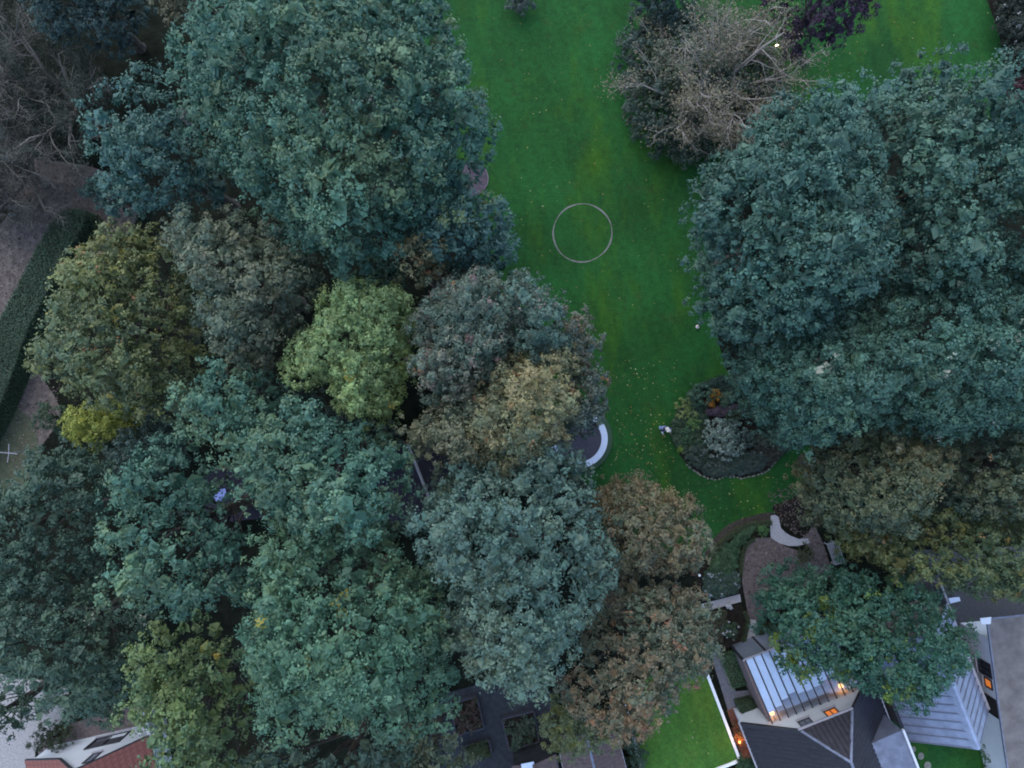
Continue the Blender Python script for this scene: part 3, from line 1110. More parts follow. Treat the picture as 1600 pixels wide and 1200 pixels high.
houseA = thing('red_tiled_house', 'white gable house with red clay tiles in the lower left corner', 'house', wpx(170) + HA_n * 3)
prof = [(70, 1.7), (139, 2.8), (191, 4.96), (263, 2.3)]
LA = 7.0
gp_ = [wpx(78), wpx(255), wpx(255, 2.45), wpx(191, 4.80), wpx(140, 2.68), wpx(78, 1.68)]
n6 = len(gp_)
off = HA_n * LA
mb = MB()
mb.add([p + Vector((0, 0, -0.05 if p.z == 0 else -0.02)) for p in gp_] + [p + off + Vector((0, 0, -0.05 if p.z == 0 else -0.02)) for p in gp_],
       [tuple(range(n6)), tuple(range(2 * n6 - 1, n6 - 1, -1))] + [(i, n6 + i, n6 + (i + 1) % n6, (i + 1) % n6) for i in range(n6)])
mb.build('wall', M['white'], houseA)
mb = MB()
P0 = [wpx(x, h) - HA_n * 0.12 for x, h in prof]
P1 = [p + HA_n * (LA + 0.2) for p in P0]
dz = Vector((0, 0, 0.07))
for i in range(3):
    mb.hexa([P0[i], P0[i + 1], P1[i + 1], P1[i], P0[i] + dz, P0[i + 1] + dz, P1[i + 1] + dz, P1[i] + dz])
roofA = mb.build('roof', M['redtile'], houseA)
Vd = 3.6
tile_field('roof_tile', P0[3] + dz, HA_n, (P0[2] - P0[3]), [(0, 0), (0, (P0[2] - P0[3]).length), (2.9, (P0[2] - P0[3]).length), (2.9, 0)], 0.30, 0.34, M['redtile'], houseA, single=True, bumpy=0.02)
tile_field('roof_tile', P0[1] + dz, HA_n, (P0[2] - P0[1]), [(0, 0), (0, (P0[2] - P0[1]).length), (1.6, (P0[2] - P0[1]).length), (1.6, 0)], 0.30, 0.34, M['redtile'], houseA, single=True, bumpy=0.02)
tile_field('roof_tile', P0[0] + dz, HA_n, (P0[1] - P0[0]), [(0, 0), (0, (P0[1] - P0[0]).length), (1.6, (P0[1] - P0[0]).length), (1.6, 0)], 0.30, 0.34, M['redtile'], houseA, single=True, bumpy=0.02)
ridge_tiles('ridge_tile', P0[2] + dz, P0[2] + HA_n * 3 + dz, 0.11, M['redtile'], houseA)
for i in range(3):
    mb = MB()
    mb.beam(P0[i] - HA_n * 0.02 + dz * 0.4, P0[i + 1] - HA_n * 0.02 + dz * 0.4, 0.05, 0.15)
    mb.build('verge_board', M['frame'], houseA)
wa = wall_window(houseA, wpx(160), HA_u, 2.15, 0.66, 1.98, -HA_n, M['frame'], M['darkglass'], mull=1, depth=0.08)
mb = MB()
q = wpx(184) - HA_n * 0.03
mb.hexa([q + HA_u * a + Vector((0, 0, z)) - HA_n * d for d in (0, 0.012) for a, z in ((0, 0.78), (1.1, 0.78), (1.1, 1.12), (0, 1.12))])
mb.build('window_blind', M['white'], wa)
wall_window(houseA, wpx(188), HA_u, 0.55, 2.95, 4.05, -HA_n, M['frame'], M['paleglass'], mull=0)
lantern('wall_lamp', 'white box lamp high on the white gable by its right corner', wpx(243, 1.72) - HA_n * 0.16, glow='whiteplastic', power=0, r=0.12, wall=wpx(243, 1.72))
# garden wall running out from the corner
t = thing('garden_wall', 'thin pale garden wall running out from the white gable to the trees', 'wall', V(233, 1120, 0))
e0 = V(224, 1113, 2.0)
e1 = V(236, 1160, 2.0)
mb = MB()
mb.beam((e0.x, e0.y, 0.98), (e1.x, e1.y, 0.98), 0.12, 1.96)
mb.build('wall_panel', M['gutter'], t)
mb = MB()
mb.beam((e0.x, e0.y, 1.99), (e1.x, e1.y, 1.99), 0.17, 0.06)
mb.build('wall_cap', M['white'], t)

# --- brown tiled outbuilding, bottom centre
def gable_block(name, label, cat, eL0, eL1, eR0, eR1, he, hr, roof_m, wall_m, tiles=None, tw=0.25, tl=0.3, ridge_m=None, edge_m='gutter', wl=0.2):
    a0, a1, b0, b1 = (V(*p, he) for p in (eL0, eL1, eR0, eR1))
    r0 = (a0 + b0) / 2
    r1 = (a1 + b1) / 2
    r0.z = r1.z = hr
    c = (a0 + a1 + b0 + b1) / 4
    t = thing(name, label, cat, (c.x, c.y, 0))
    mb = MB()
    ins = lambda p: Vector((p.x + (c.x - p.x) * 0.06, p.y + (c.y - p.y) * 0.04, 0))
    q = [ins(p) for p in (a0, b0, b1, a1)]
    mb.hexa([(p.x, p.y, -0.05) for p in q] + [(p.x, p.y, he - 0.05) for p in q])
    mr0, mr1 = (q[0] + q[1]) / 2, (q[3] + q[2]) / 2
    mb.add([(q[0].x, q[0].y, he - 0.048), (q[1].x, q[1].y, he - 0.048), (mr0.x, mr0.y, hr - 0.12), (q[3].x, q[3].y, he - 0.048), (q[2].x, q[2].y, he - 0.048), (mr1.x, mr1.y, hr - 0.12)],
           [(0, 1, 2), (5, 4, 3), (0, 2, 5, 3), (1, 4, 5, 2)])
    mb.build('wall', wall_m, t)
    mb = MB()
    d = Vector((0, 0, 0.06))
    mb.hexa([a0, r0, r1, a1, a0 + d, r0 + d, r1 + d, a1 + d])
    mb.hexa([r0, b0, b1, r1, r0 + d, b0 + d, b1 + d, r1 + d])
    mb.build('roof', roof_m, t)
    if tiles:
        for (e0_, e1_, rr) in ((a0, a1, r0), (b0, b1, r0)):
            ex = (e1_ - e0_).normalized()
            ey = (rr - e0_)
            ey = (ey - ex * ey.dot(ex))
            tile_field('roof_tiles', e0_ + d, ex, ey, [(0, 0), ((e1_ - e0_).length, 0), ((e1_ - e0_).length, ey.length), (0, ey.length)], tw, tl, roof_m, t)
    ridge_tiles('ridge_tile', r0 + d, r1 + d, 0.08, ridge_m or roof_m, t, 0.4)
    for (p, q_) in ((a0, a1), (b0, b1)):
        mb = MB()
        mb.beam(p + Vector((0, 0, 0.0)), q_ + Vector((0, 0, 0.0)), 0.12, 0.09)
        mb.build('gutter', M[edge_m], t)
    return t


gable_block('brown_roofed_outbuilding', 'low outbuilding with brown tiled gable roof at the bottom beside the bright turf', 'outbuilding',
            (869, 1147), (894, 1262), (963, 1144), (992, 1258), 2.3, 2.95, M['browntile'], M['darkpave'], tiles=True, ridge_m=M['lead'])
gable_block('dark_roofed_shed', 'shed with purplish dark roof and pale ridge line half hidden under the teal trees', 'shed',
            (565, 700), (612, 820), (722, 680), (770, 800), 2.6, 4.2, M['darkroof'], M['brownwood'], ridge_m=M['gutter'], edge_m='frame')
s2 = gable_block('dark_roofed_garage', 'dark roofed garage with skylight coloured as reflected sky seen through a gap in the trees', 'garage',
                 (315, 735), (325, 815), (392, 730), (410, 810), 2.6, 2.9, M['darkroof'], M['brownwood'], edge_m='frame')
mb = MB()
mb.hexa([V(x, y, h) for h in (2.98, 3.10) for x, y in ((331, 767), (352, 763), (355, 780), (337, 784))])
mb.build('skylight', M['skyblue'], s2)
t = gable_block('small_brown_shed', 'small shed with reddish brown roof and blue skylight at the bottom edge', 'shed',
                (800, 1196), (806, 1262), (868, 1178), (884, 1262), 2.2, 2.7, M['browntile'], M['darkpave'], edge_m='frame')
mb = MB()
mb.hexa([V(x, y, h) for h in (2.6, 2.72) for x, y in ((814, 1194), (834, 1190), (838, 1215), (818, 1220))])
mb.build('skylight', M['padblue'], t)

# ------------------------------------------------------------------ raised turf with white edging
sheet('bright_turf', [(1100, 1040), (1156, 1189), (1117, 1203), (1100, 1262), (1012, 1262), (985, 1110), (1000, 1060), (1060, 1030)], 0.20, M['lawn_bright'])
turfP = [V(x, y, 0) for x, y in ((1100, 1040), (1156, 1189), (1117, 1203), (1100, 1262), (1012, 1262), (985, 1110), (1000, 1060), (1060, 1030))]
mb = MB()
mb.prism([p[:2] for p in turfP], -0.02, 0.19)
o = mb.build('turf_base', M['soil'])
o['kind'] = 'structure'
t = thing('white_edging', 'low white edging wall round the bright green turf', 'edging', V(1130, 1115, 0))
for (a, b) in (((1100, 1040), (1157, 1190)), ((1157.5, 1188), (1112, 1206)), ((1016, 1262), (975, 1090))):
    pa_, pb_ = V(*a, 0.3), V(*b, 0.3)
    mb = MB()
    mb.beam((pa_.x, pa_.y, 0.155), (pb_.x, pb_.y, 0.155), 0.17, 0.31)
    mb.build('coping', M['coping'], t)

# ------------------------------------------------------------------ courtyard raised beds
def raised_bed(label, pts, z, pal, acc, seed, h=0.5):
    P = [V(x, y, 0) for x, y in pts]
    c = sum(P, Vector()) / len(P)
    t = thing('raised_bed', label, 'raised bed', (c.x, c.y, 0), 'raised beds in the dark courtyard')
    for i in range(len(P)):
        a, b = P[i], P[(i + 1) % len(P)]
        mb = MB()
        mb.beam((a.x, a.y, z / 2), (b.x, b.y, z / 2), 0.09, z)
        mb.build('kerb', M['kerb'], t)
    mb = MB()
    mb.prism([(p.x + (c.x - p.x) * 0.03, p.y + (c.y - p.y) * 0.03) for p in P], 0, z - 0.08)
    mb.build('soil', M['bedsoil'], t)
    rng = np.random.default_rng(seed)
    n = 60
    bx = [(c.x + (P[i].x - c.x) * f, c.y + (P[i].y - c.y) * f) for i in range(len(P)) for f in (0,)]
    A = np.array([p[:2] for p in P])
    w = rng.dirichlet(np.ones(len(P)) * 0.55, n)
    xy = w @ A
    xy = np.array(c[:2]) + (xy - np.array(c[:2])) * 0.85
    b = np.column_stack([xy, z + rng.uniform(0.0, h, n)])
    cc, d, s, col = bough_leaves(b, rng.uniform(0.12, 0.26, n), rng, pal, acc, 0.11, 1.0, 9, 0.09, 0.8, seed)
    leaf_mesh('planting', cc, d, s, col, M['leaf'], t, rng=rng)


raised_bed('raised bed with reddish brown planting in the dark courtyard', [(705, 1097), (745, 1085), (757, 1134), (713, 1145)], 0.35,
           [(0.05, 0.03, 0.02), (0.07, 0.035, 0.03), (0.05, 0.06, 0.03)], [], 41)
raised_bed('raised bed with mixed dark green planting beside the brown roof', [(784, 1120), (834, 1108), (842, 1155), (796, 1168)], 0.35,
           [(0.03, 0.06, 0.03), (0.05, 0.08, 0.05), (0.07, 0.05, 0.04)], [], 42)
raised_bed('small raised bed with low moss green planting at the courtyard bottom', [(724, 1163), (764, 1153), (769, 1175), (730, 1188)], 0.30,
           [(0.03, 0.05, 0.02), (0.05, 0.06, 0.02)], [], 43, 0.2)

# ------------------------------------------------------------------ round things on the lawn
def ring(name, label, cat, px, py, r, w, h, m, z=0.012, wob=0.0, seed=1):
    c = V(px, py, 0)
    rng = np.random.default_rng(seed)
    ph = rng.uniform(0, 6.28, 4)
    n = 72
    vs_, fs = [], []
    for i in range(n):
        a = 2 * math.pi * i / n
        k = 1 + wob * (math.sin(2 * a + ph[0]) + 0.6 * math.sin(3 * a + ph[1]) + 0.3 * math.sin(7 * a + ph[2]))
        ww = w * (1 + 0.35 * math.sin(5 * a + ph[3]) * (1 if wob else 0))
        for (rr, zz) in ((r * k - ww / 2, z - 0.02), (r * k - ww / 2 + 0.01, z + h), (r * k + ww / 2 - 0.01, z + h), (r * k + ww / 2, z - 0.02)):
            vs_.append((c.x + rr * math.cos(a), c.y + rr * math.sin(a), zz))
    for i in range(n):
        j = (i + 1) % n
        for k in range(3):
            fs.append((i * 4 + k, j * 4 + k, j * 4 + k + 1, i * 4 + k + 1)[::-1])
    o = obj(name, vs_, fs, m, None, (c.x, c.y, 0))
    return tag(o, label, cat)


def disc(name, px, py, r, z0, z1, m, parent=None, n=40):
    c = V(px, py, 0)
    mb = MB()
    mb.prism([(c.x + r * math.cos(2 * math.pi * i / n), c.y + r * math.sin(2 * math.pi * i / n)) for i in range(n)], z0, z1)
    return mb.build(name, m, parent, (c.x, c.y, 0) if parent is None else None)


ring('lawn_ring', 'thin pale ring laid in the middle of the lawn', 'ring', 910, 364, 1.80, 0.09, 0.012, M['circle'], wob=0.010, seed=3)
t = thing('round_bed', 'round purplish bed with pale rim at the lawn edge under the big tree', 'garden bed', V(736, 279, 0))
disc('bed_surface', 736, 279, 1.02, 0, 0.05, M['purplebed'], t)
r_ = ring('rim', None, None, 736, 279, 1.05, 0.06, 0.06, M['rim'])
r_.parent = t
r_.location = (0, 0, 0)
# trampoline
t = thing('trampoline', 'round trampoline with pale blue edge pad and green skirt under the tan tree', 'trampoline', V(903, 685, 0))
c = V(903, 685, 0)


def ring_part(name, r0, r1, z0, z1, m, parent, c, n=56):
    vs_, fs = [], []
    for i in range(n):
        a = 2 * math.pi * i / n
        for (rr, zz) in ((r0, z0), (r0, z1), (r1, z1), (r1, z0)):
            vs_.append((c.x + rr * math.cos(a), c.y + rr * math.sin(a), zz))
    for i in range(n):
        j = (i + 1) % n
        for k in range(4):
            fs.append((i * 4 + k, i * 4 + (k + 1) % 4, j * 4 + (k + 1) % 4, j * 4 + k))
    return obj(name, vs_, fs, m, parent)


ring_part('mat', 0.0005, 1.42, 0.36, 0.375, M['mat_black'], t, c)
ring_part('edge_pad', 1.40, 1.78, 0.38, 0.43, M['padblue'], t, c)
ring_part('skirt', 1.79, 2.10, 0.02, 0.20, M['skirt'], t, c)
for i in range(6):
    a = math.pi / 3 * i
    mb = MB()
    mb.tube([(c.x + 1.7 * math.cos(a), c.y + 1.7 * math.sin(a), 0), (c.x + 1.7 * math.cos(a), c.y + 1.7 * math.sin(a), 0.38)], 0.03, 6)
    mb.build('leg', M['lead'], t)
# ball
mb = MB()
c = V(1089, 511, 0)
mb.ball((c.x, c.y, 0.13), 0.12, 12, 8)
tag(mb.build('ball', M['pinkball'], None, (c.x, c.y, 0), smooth=True), 'small pale ball lying on the lawn below the big right-hand tree', 'ball')
# white flower clumps get their own plants further down

# ------------------------------------------------------------------ person
def skinned(name, pts, edges, radii, m, parent, root=0):
    base = Vector(WL[parent.name])
    me = bpy.data.meshes.new(name)
    me.from_pydata([tuple(Vector(p) - base) for p in pts], edges, [])
    o = bpy.data.objects.new(name, me)
    COL.objects.link(o)
    o.parent = parent
    WL[o.name] = tuple(base)
    o.modifiers.new('skin', 'SKIN')
    sv = me.skin_vertices[0].data
    for i, r in enumerate(radii):
        sv[i].radius = r if hasattr(r, '__len__') else (r, r)
        sv[i].use_root = (i == root)
    s = o.modifiers.new('sub', 'SUBSURF')
    s.levels = s.render_levels = 1
    me.materials.append(m)
    return o


pc = V(1034, 668, 0)
person = thing('person', 'person standing on the lawn in navy top, blue trousers and white shoes seen from above', 'person', pc)
fx = Vector((0.3, -0.95, 0)).normalized()      # the way the person faces
sx = Vector((-fx.y, fx.x, 0))


def pp(s, f, z):
    return pc + sx * s + fx * f + Vector((0, 0, z))


body = [pp(0, 0, 0.95), pp(0, 0, 1.15), pp(0, 0.02, 1.38), pp(0, 0.03, 1.50), pp(0, 0.05, 1.58), pp(0, 0.07, 1.70),
        pp(.10, 0, .88), pp(.12, .06, .50), pp(.13, -.02, .09), pp(.13, .14, .04),
        pp(-.10, 0, .88), pp(-.12, -.03, .50), pp(-.13, -.10, .09), pp(-.13, .05, .04),
        pp(.20, 0.02, 1.40), pp(.27, .06, 1.14), pp(.22, .28, 1.02), pp(-.20, .02, 1.40), pp(-.28, .05, 1.14), pp(-.22, .26, 1.00)]
be = [(0, 1), (1, 2), (2, 3), (3, 4), (4, 5), (0, 6), (6, 7), (7, 8), (8, 9), (0, 10), (10, 11), (11, 12), (12, 13), (2, 14), (14, 15), (15, 16), (2, 17), (17, 18), (18, 19)]
br = [(.15, .11), (.14, .10), (.16, .11), (.06, .06), (.075, .08), (.085, .09), .085, .06, .045, .04, .085, .06, .045, .04, .06, .045, .035, .06, .045, .035]
skinned('body', body, be, br, M['skin'], person)
skinned('top', [pp(0, 0, .98), pp(0, 0, 1.15), pp(0, .02, 1.38), pp(0, .03, 1.47), pp(.20, .02, 1.40), pp(.27, .06, 1.16), pp(-.20, .02, 1.40), pp(-.28, .05, 1.16)],
        [(0, 1), (1, 2), (2, 3), (2, 4), (4, 5), (2, 6), (6, 7)], [(.18, .14), (.17, .125), (.185, .13), .08, .085, .065, .085, .065], M['navy'], person)
skinned('trousers', [pp(0, 0, 1.0), pp(.10, 0, .86), pp(.12, .06, .50), pp(.13, -.02, .13), pp(-.10, 0, .86), pp(-.12, -.03, .50), pp(-.13, -.10, .13)],
        [(0, 1), (1, 2), (2, 3), (0, 4), (4, 5), (5, 6)], [(.165, .125), .105, .08, .075, .105, .08, .075], M['jeans'], person)
skinned('hair', [pp(0, .03, 1.68), pp(0, .05, 1.77), pp(0, .0, 1.60)], [(0, 1), (0, 2)], [.105, .09, .07], M['hair'], person)
for s in (-.13, .13):
    f0 = -.04 if s > 0 else -.12
    skinned('shoe', [pp(s, f0, .05), pp(s, f0 + .2, .045)], [(0, 1)], [(.06, .055), (.055, .045)], M['whitecloth'], person)
for s, f in ((.24, .17), (-.25, .15)):
    skinned('sleeve', [pp(s * 1.12, f * .38, 1.16), pp(s * .93, f * 1.55, 1.04)], [(0, 1)], [.062, .052], M['whitecloth'], person)
for s, f, z in ((.22, .28, 1.02), (-.22, .26, 1.00)):
    sg = 1 if s > 0 else -1
    for k in range(4):
        o_ = (k - 1.5) * .02
        skinned('finger', [pp(s + o_, f, z), pp(s + o_, f + .07, z - .015), pp(s + o_, f + .10 + .008 * (k in (1, 2)), z - .05)], [(0, 1), (1, 2)], [.013, .010, .009], M['skin'], person)
    skinned('thumb', [pp(s - sg * .02, f - .01, z), pp(s - sg * .055, f + .04, z - .01)], [(0, 1)], [.013, .010], M['skin'], person)
mb = MB()
hp = pp(0, .10, 1.66)
for s in (-.035, .035):
    mb.ball(pp(s, .155, 1.68), .013, 6, 4)
mb.build('eyes', M['frame'], person)
mb = MB()
mb.ball(pp(0, .165, 1.655), (.016, .02, .022), 6, 4)
mb.build('nose', M['skin'], person)
mb = MB()
mb.ball(pp(0, .15, 1.615), (.028, .012, .008), 6, 4)
mb.build('mouth', M['rust'], person)

# ------------------------------------------------------------------ formal garden by the lean-to
sheet('gravel_circle', [(1163, 850), (1176, 842), (1192, 840), (1207, 841), (1224, 852), (1240, 858), (1262, 866), (1290, 890), (1270, 930), (1230, 950), (1200, 955), (1189, 968), (1172, 968), (1164, 935), (1159, 900)], 0.018, M['mulch'], curve=3)
sheet('mulch_band', [(1100, 866), (1118, 838), (1140, 818), (1170, 807), (1205, 800), (1206, 813), (1180, 814), (1152, 826), (1132, 845), (1112, 870)], 0.022, M['bandsoil'], curve=2)
sheet('planting_bed', [(1112, 870), (1135, 846), (1155, 828), (1180, 818), (1203, 818), (1203, 838), (1176, 841), (1162, 850), (1157, 900), (1160, 928), (1100, 942), (1085, 900)], 0.020, M['bedsoil'])
sheet('planting_bed', [(1096, 958), (1157, 943), (1170, 968), (1163, 1004), (1150, 1012), (1124, 1012), (1085, 1000)], 0.020, M['bedsoil'])
sheet('planting_bed', [(1190, 972), (1260, 960), (1300, 990), (1200, 1012), (1181, 1003)], 0.019, M['bedsoil'])
sheet('pale_path', [(1204, 806), (1210, 804), (1217, 808), (1218, 816), (1220, 825), (1227, 832), (1235, 837), (1248, 842), (1263, 841), (1265, 848), (1247, 853), (1232, 853), (1218, 849), (1204, 840), (1203, 822)], 0.028, M['paleslab'])
sheet('mauve_path', [(1250, 842), (1262, 834), (1270, 822), (1282, 840), (1292, 868), (1300, 900), (1280, 900), (1272, 872), (1262, 852), (1250, 849)], 0.024, M['mulch'], curve=2)
sheet('pale_path', [(1090, 945), (1156, 928), (1158, 940), (1094, 957)], 0.028, M['paleslab'])
sheet('pale_path', [(1172, 967), (1186, 970), (1178, 1004), (1163, 1003)], 0.028, M['paleslab'])
sheet('border_bed', [(1530, -60), (1542, 0), (1560, 50), (1568, 100), (1572, 150), (1700, 170), (1700, -60)], 0.019, M['bedsoil'], curve=3)
sheet('leafy_soil', [(1206, 792), (1235, 780), (1270, 760), (1275, 810), (1235, 828), (1218, 808)], 0.020, M['bedsoil'], curve=3)
sheet('tree_shade_soil', [(1095, 290), (1150, 240), (1260, 190), (1400, 150), (1560, 190), (1640, 230), (1640, 720), (1270, 700), (1170, 620), (1140, 560), (1125, 470), (1110, 380)], 0.018, M['soil'], curve=3)  # dark soil laid over the lawn; tree shade put into its colour


def hedge(name, label, line, w, h, pal, seed, leaf=0.07, dens=420, cat='hedge', group=None, closed_poly=None, z0=0.0, m='leaf'):
    """clipped hedge: a solid dark core and leaves over its faces"""
    rng = np.random.default_rng(seed)
    if closed_poly is not None:
        P = [V(x, y, 0) for x, y in closed_poly]
        poly = [(p.x, p.y) for p in P]
    else:
        L = [V(x, y, 0) for x, y in line]
        left, right = [], []
        for i, p in enumerate(L):
            d = (L[min(i + 1, len(L) - 1)] - L[max(i - 1, 0)]).normalized()
            s = Vector((-d.y, d.x, 0)) * w / 2
            left.append((p.x + s.x, p.y + s.y))
            right.append((p.x - s.x, p.y - s.y))
        poly = left + right[::-1]
    A = np.array(poly)
    c = A.mean(0)
    t = thing(name, label, cat, (c[0], c[1], z0), group)
    mb = MB()
    mb.prism([(c[0] + (x - c[0]) * 0.97, c[1] + (y - c[1]) * 0.97) for x, y in poly], z0 - 0.02, z0 + h * 0.94)
    mb.build('stem', M['hedgecore'], t)
    lo, hi = A.min(0), A.max(0)
    area = abs(sum(poly[i][0] * poly[(i + 1) % len(poly)][1] - poly[(i + 1) % len(poly)][0] * poly[i][1] for i in range(len(poly)))) / 2
    n = int(area * dens / max(0.15, area / max(1e-6, (hi - lo)[0] * (hi - lo)[1])))
    x = rng.uniform(lo[0], hi[0], n)
    y = rng.uniform(lo[1], hi[1], n)
    ok = in_poly(poly, x, y)
    x, y = x[ok], y[ok]
    lump = hue_noise(np.column_stack([x, y, 0 * x]), seed, 2.2) * 0.08 * min(1, h)
    top = np.column_stack([x, y, z0 + h + lump + rng.normal(size=len(x)) * 0.03])
    dirs = norm(rng.normal(size=(len(x), 3)) * 0.5 + np.array([0, 0, 1.0]))
    pts, dd = [top], [dirs]
    for i in range(len(poly)):
        a, b = A[i], A[(i + 1) % len(poly)]
        l = np.linalg.norm(b - a)
        k = int(l * h * dens * 0.7)
        if k < 1:
            continue
        tt = rng.random(k)
        nn = np.array([(b - a)[1], -(b - a)[0]]) / max(l, 1e-6)
        if nn @ ((a + b) / 2 - c) < 0:
            nn = -nn
        q = a + (b - a) * tt[:, None] + nn * rng.normal(size=(k, 1)) * 0.03
        pts.append(np.column_stack([q, z0 + rng.random(k) * h]))
        dd.append(norm(np.column_stack([np.tile(nn, (k, 1)), np.full(k, 0.4)]) + rng.normal(size=(k, 3)) * 0.4))
    pts = np.concatenate(pts)
    dd = np.concatenate(dd)
    pal = np.array(pal, float)
    tl = np.clip(0.5 + 0.5 * hue_noise(pts, seed + 1, 1.2) + rng.normal(size=len(pts)) * 0.25, 0, 0.999) * (len(pal) - 1)
    k = np.floor(tl).astype(int)
    fr = (tl - k)[:, None]
    cols = pal[k] * (1 - fr) + pal[np.minimum(k + 1, len(pal) - 1)] * fr
    cols = cols * (1 + 0.22 * rng.normal(size=(len(pts), 1))).clip(0.5, 1.6)
    leaf_mesh('foliage', pts, dd, leaf * (0.7 + 0.6 * rng.random(len(pts))), cols, M[m], t, rng=rng)
    return t


M['hedgecore'] = mat('hedge_core', (0.016, 0.024, 0.012), 0.95, 0.3, 4)
DKG = [(0.022, 0.048, 0.022), (0.035, 0.065, 0.028), (0.045, 0.080, 0.045)]
BOX = [(0.055, 0.080, 0.028), (0.075, 0.095, 0.035)]
hedge('clipped_hedge', 'long dark green clipped hedge beside the pinkish ground on the left',
      None, 0, 1.7, DKG, 51, 0.10, 300, closed_poly=smooth_poly([(148, 338), (158, 350), (118, 425), (70, 520), (38, 610), (0, 690), (-60, 790), (-90, 740), (-10, 580), (40, 480), (90, 385), (118, 342)], 3))
hedge('box_edging', 'curved low box hedge between dark mulch band and planting', smooth_poly([(1106, 872), (1122, 852), (1140, 835), (1160, 823), (1182, 817), (1204, 815)], 3, False), 0.24, 0.35, BOX, 52, 0.05, 900)
hedge('box_edging', 'short box hedge curving along the left rim of the gravel circle', smooth_poly([(1178, 841), (1166, 847), (1160, 860), (1156, 880), (1155, 898)], 3, False), 0.24, 0.3, BOX, 53, 0.05, 900)
hedge('box_edging', 'low hedge strip left of the path leading to the lean-to', [(1162, 955), (1168, 970), (1163, 990), (1160, 1004)], 0.2, 0.3, BOX, 54, 0.05, 900)
hedge('box_edging', 'low hedge strip right of the path leading to the lean-to', [(1192, 972), (1190, 985), (1184, 1000)], 0.2, 0.3, BOX, 55, 0.05, 900)
hedge('clipped_hedge', 'small dark rectangular hedge by the lit corner of the white gable', None, 0, 1.0, DKG, 56, 0.07, 600,
      closed_poly=[(1146, 1092), (1172, 1086), (1178, 1096), (1152, 1106)])
hedge('planted_plot', 'green planted plot with dark edging left of the lean-to', None, 0, 0.45, [(0.03, 0.075, 0.03), (0.045, 0.095, 0.04), (0.06, 0.11, 0.05)], 57, 0.09, 420, cat='garden bed',
      closed_poly=[(1122, 1022), (1146, 1014), (1168, 1064), (1142, 1072)])
mb = MB()
t = thing('kerb', 'pale stone kerb with square end block beside the dark path', 'kerb', V(1130, 1040, 0))
a, b = V(1119, 1012), V(1143, 1076)
mb.beam((a.x, a.y, 0.12), (b.x, b.y, 0.12), 0.12, 0.26)
mb.build('kerb_stone', M['stone'], t)
mb = MB()
mb.prism([V(x, y)[:2] for x, y in ((1114, 1008), (1122, 1005), (1124, 1013), (1117, 1017))], 0, 0.4)
mb.build('end_block', M['lead'], t)
sheet('rust_doormat_paving', [(1136, 1110), (1150, 1104), (1160, 1128), (1144, 1134)], 0.016, M['rust'])

shrub('clipped_bush', 'round dark clipped bush between the gravel circle and the bench', 1257, 868, 15, 1.3, [(0.03, 0.04, 0.018), (0.045, 0.055, 0.02)], seed=61, sub=0.1, leaf=0.06, cat='bush')
G1 = [(0.025, 0.055, 0.025), (0.04, 0.085, 0.035), (0.055, 0.10, 0.05)]
shrub('flowering_plants', 'mixed green plants inside the curved box hedge', 1140, 868, 0, 0.6, G1, seed=62, sub=0.12, leaf=0.08, cat='plants',
      poly=[(1116, 872), (1140, 848), (1160, 832), (1180, 824), (1170, 840), (1155, 855), (1150, 890), (1130, 900), (1108, 890)])
shrub('flowering_plants', 'silvery green plants with pale flowers right above the western path', 1130, 915, 0, 0.6, [(0.03, 0.06, 0.035), (0.06, 0.10, 0.07)], [((0.35, 0.36, 0.42), 0.13, 'spray')],
      seed=63, sub=0.10, leaf=0.08, cat='plants', poly=[(1108, 892), (1150, 892), (1153, 925), (1110, 934), (1100, 915)])
shrub('low_shrub', 'bright green low patch at the upper end of the curved box hedge', 1192, 828, 10, 0.4, [(0.05, 0.11, 0.03), (0.06, 0.13, 0.04)], seed=64, sub=0.1, leaf=0.07)
shrub('flowering_plants', 'green bush ringed with white flowers below the western path', 1140, 985, 14, 0.7, [(0.03, 0.06, 0.03), (0.05, 0.08, 0.04)], [((0.5, 0.5, 0.52), 0.16, 'spray')], seed=65, sub=0.1, leaf=0.08, cat='plants')
shrub('flowering_plants', 'reddish green plants with a pink bloom beside the white-flowered bush', 1122, 985, 0, 0.5, [(0.04, 0.05, 0.025), (0.06, 0.05, 0.03)], [((0.35, 0.08, 0.08), 0.02, 'spray')],
      seed=66, sub=0.1, leaf=0.07, cat='plants', poly=[(1105, 962), (1135, 956), (1128, 1005), (1100, 1005)])
shrub('flowering_plants', 'pale white bloom beside the western path', 1140, 948, 4, 0.4, [(0.4, 0.42, 0.42), (0.5, 0.5, 0.5)], seed=67, sub=0.07, leaf=0.06, cat='flowers')
shrub('low_shrub', 'dark green shrub beside the path to the lean-to', 1208, 988, 14, 0.7, G1, seed=68, sub=0.12, leaf=0.08)
shrub('low_shrub', 'plants with orange lamp light put into their leaf colour in the gap beside the dark roofed house', 1160, 1158, 0, 0.7, [(0.06, 0.06, 0.02), (0.20, 0.05, 0.025), (0.10, 0.07, 0.02)], seed=69, sub=0.1, leaf=0.08,  # green plants; the lamp's orange light is put into the leaf tones
      poly=[(1146, 1135), (1160, 1135), (1175, 1175), (1165, 1185), (1152, 1160)])
shrub('low_shrub', 'dark green leafy shrub at the foot of the turf by the dark roof', 1172, 1198, 0, 0.6, G1, seed=70, sub=0.12, leaf=0.08, poly=[(1158, 1178), (1172, 1182), (1184, 1230), (1150, 1230)])

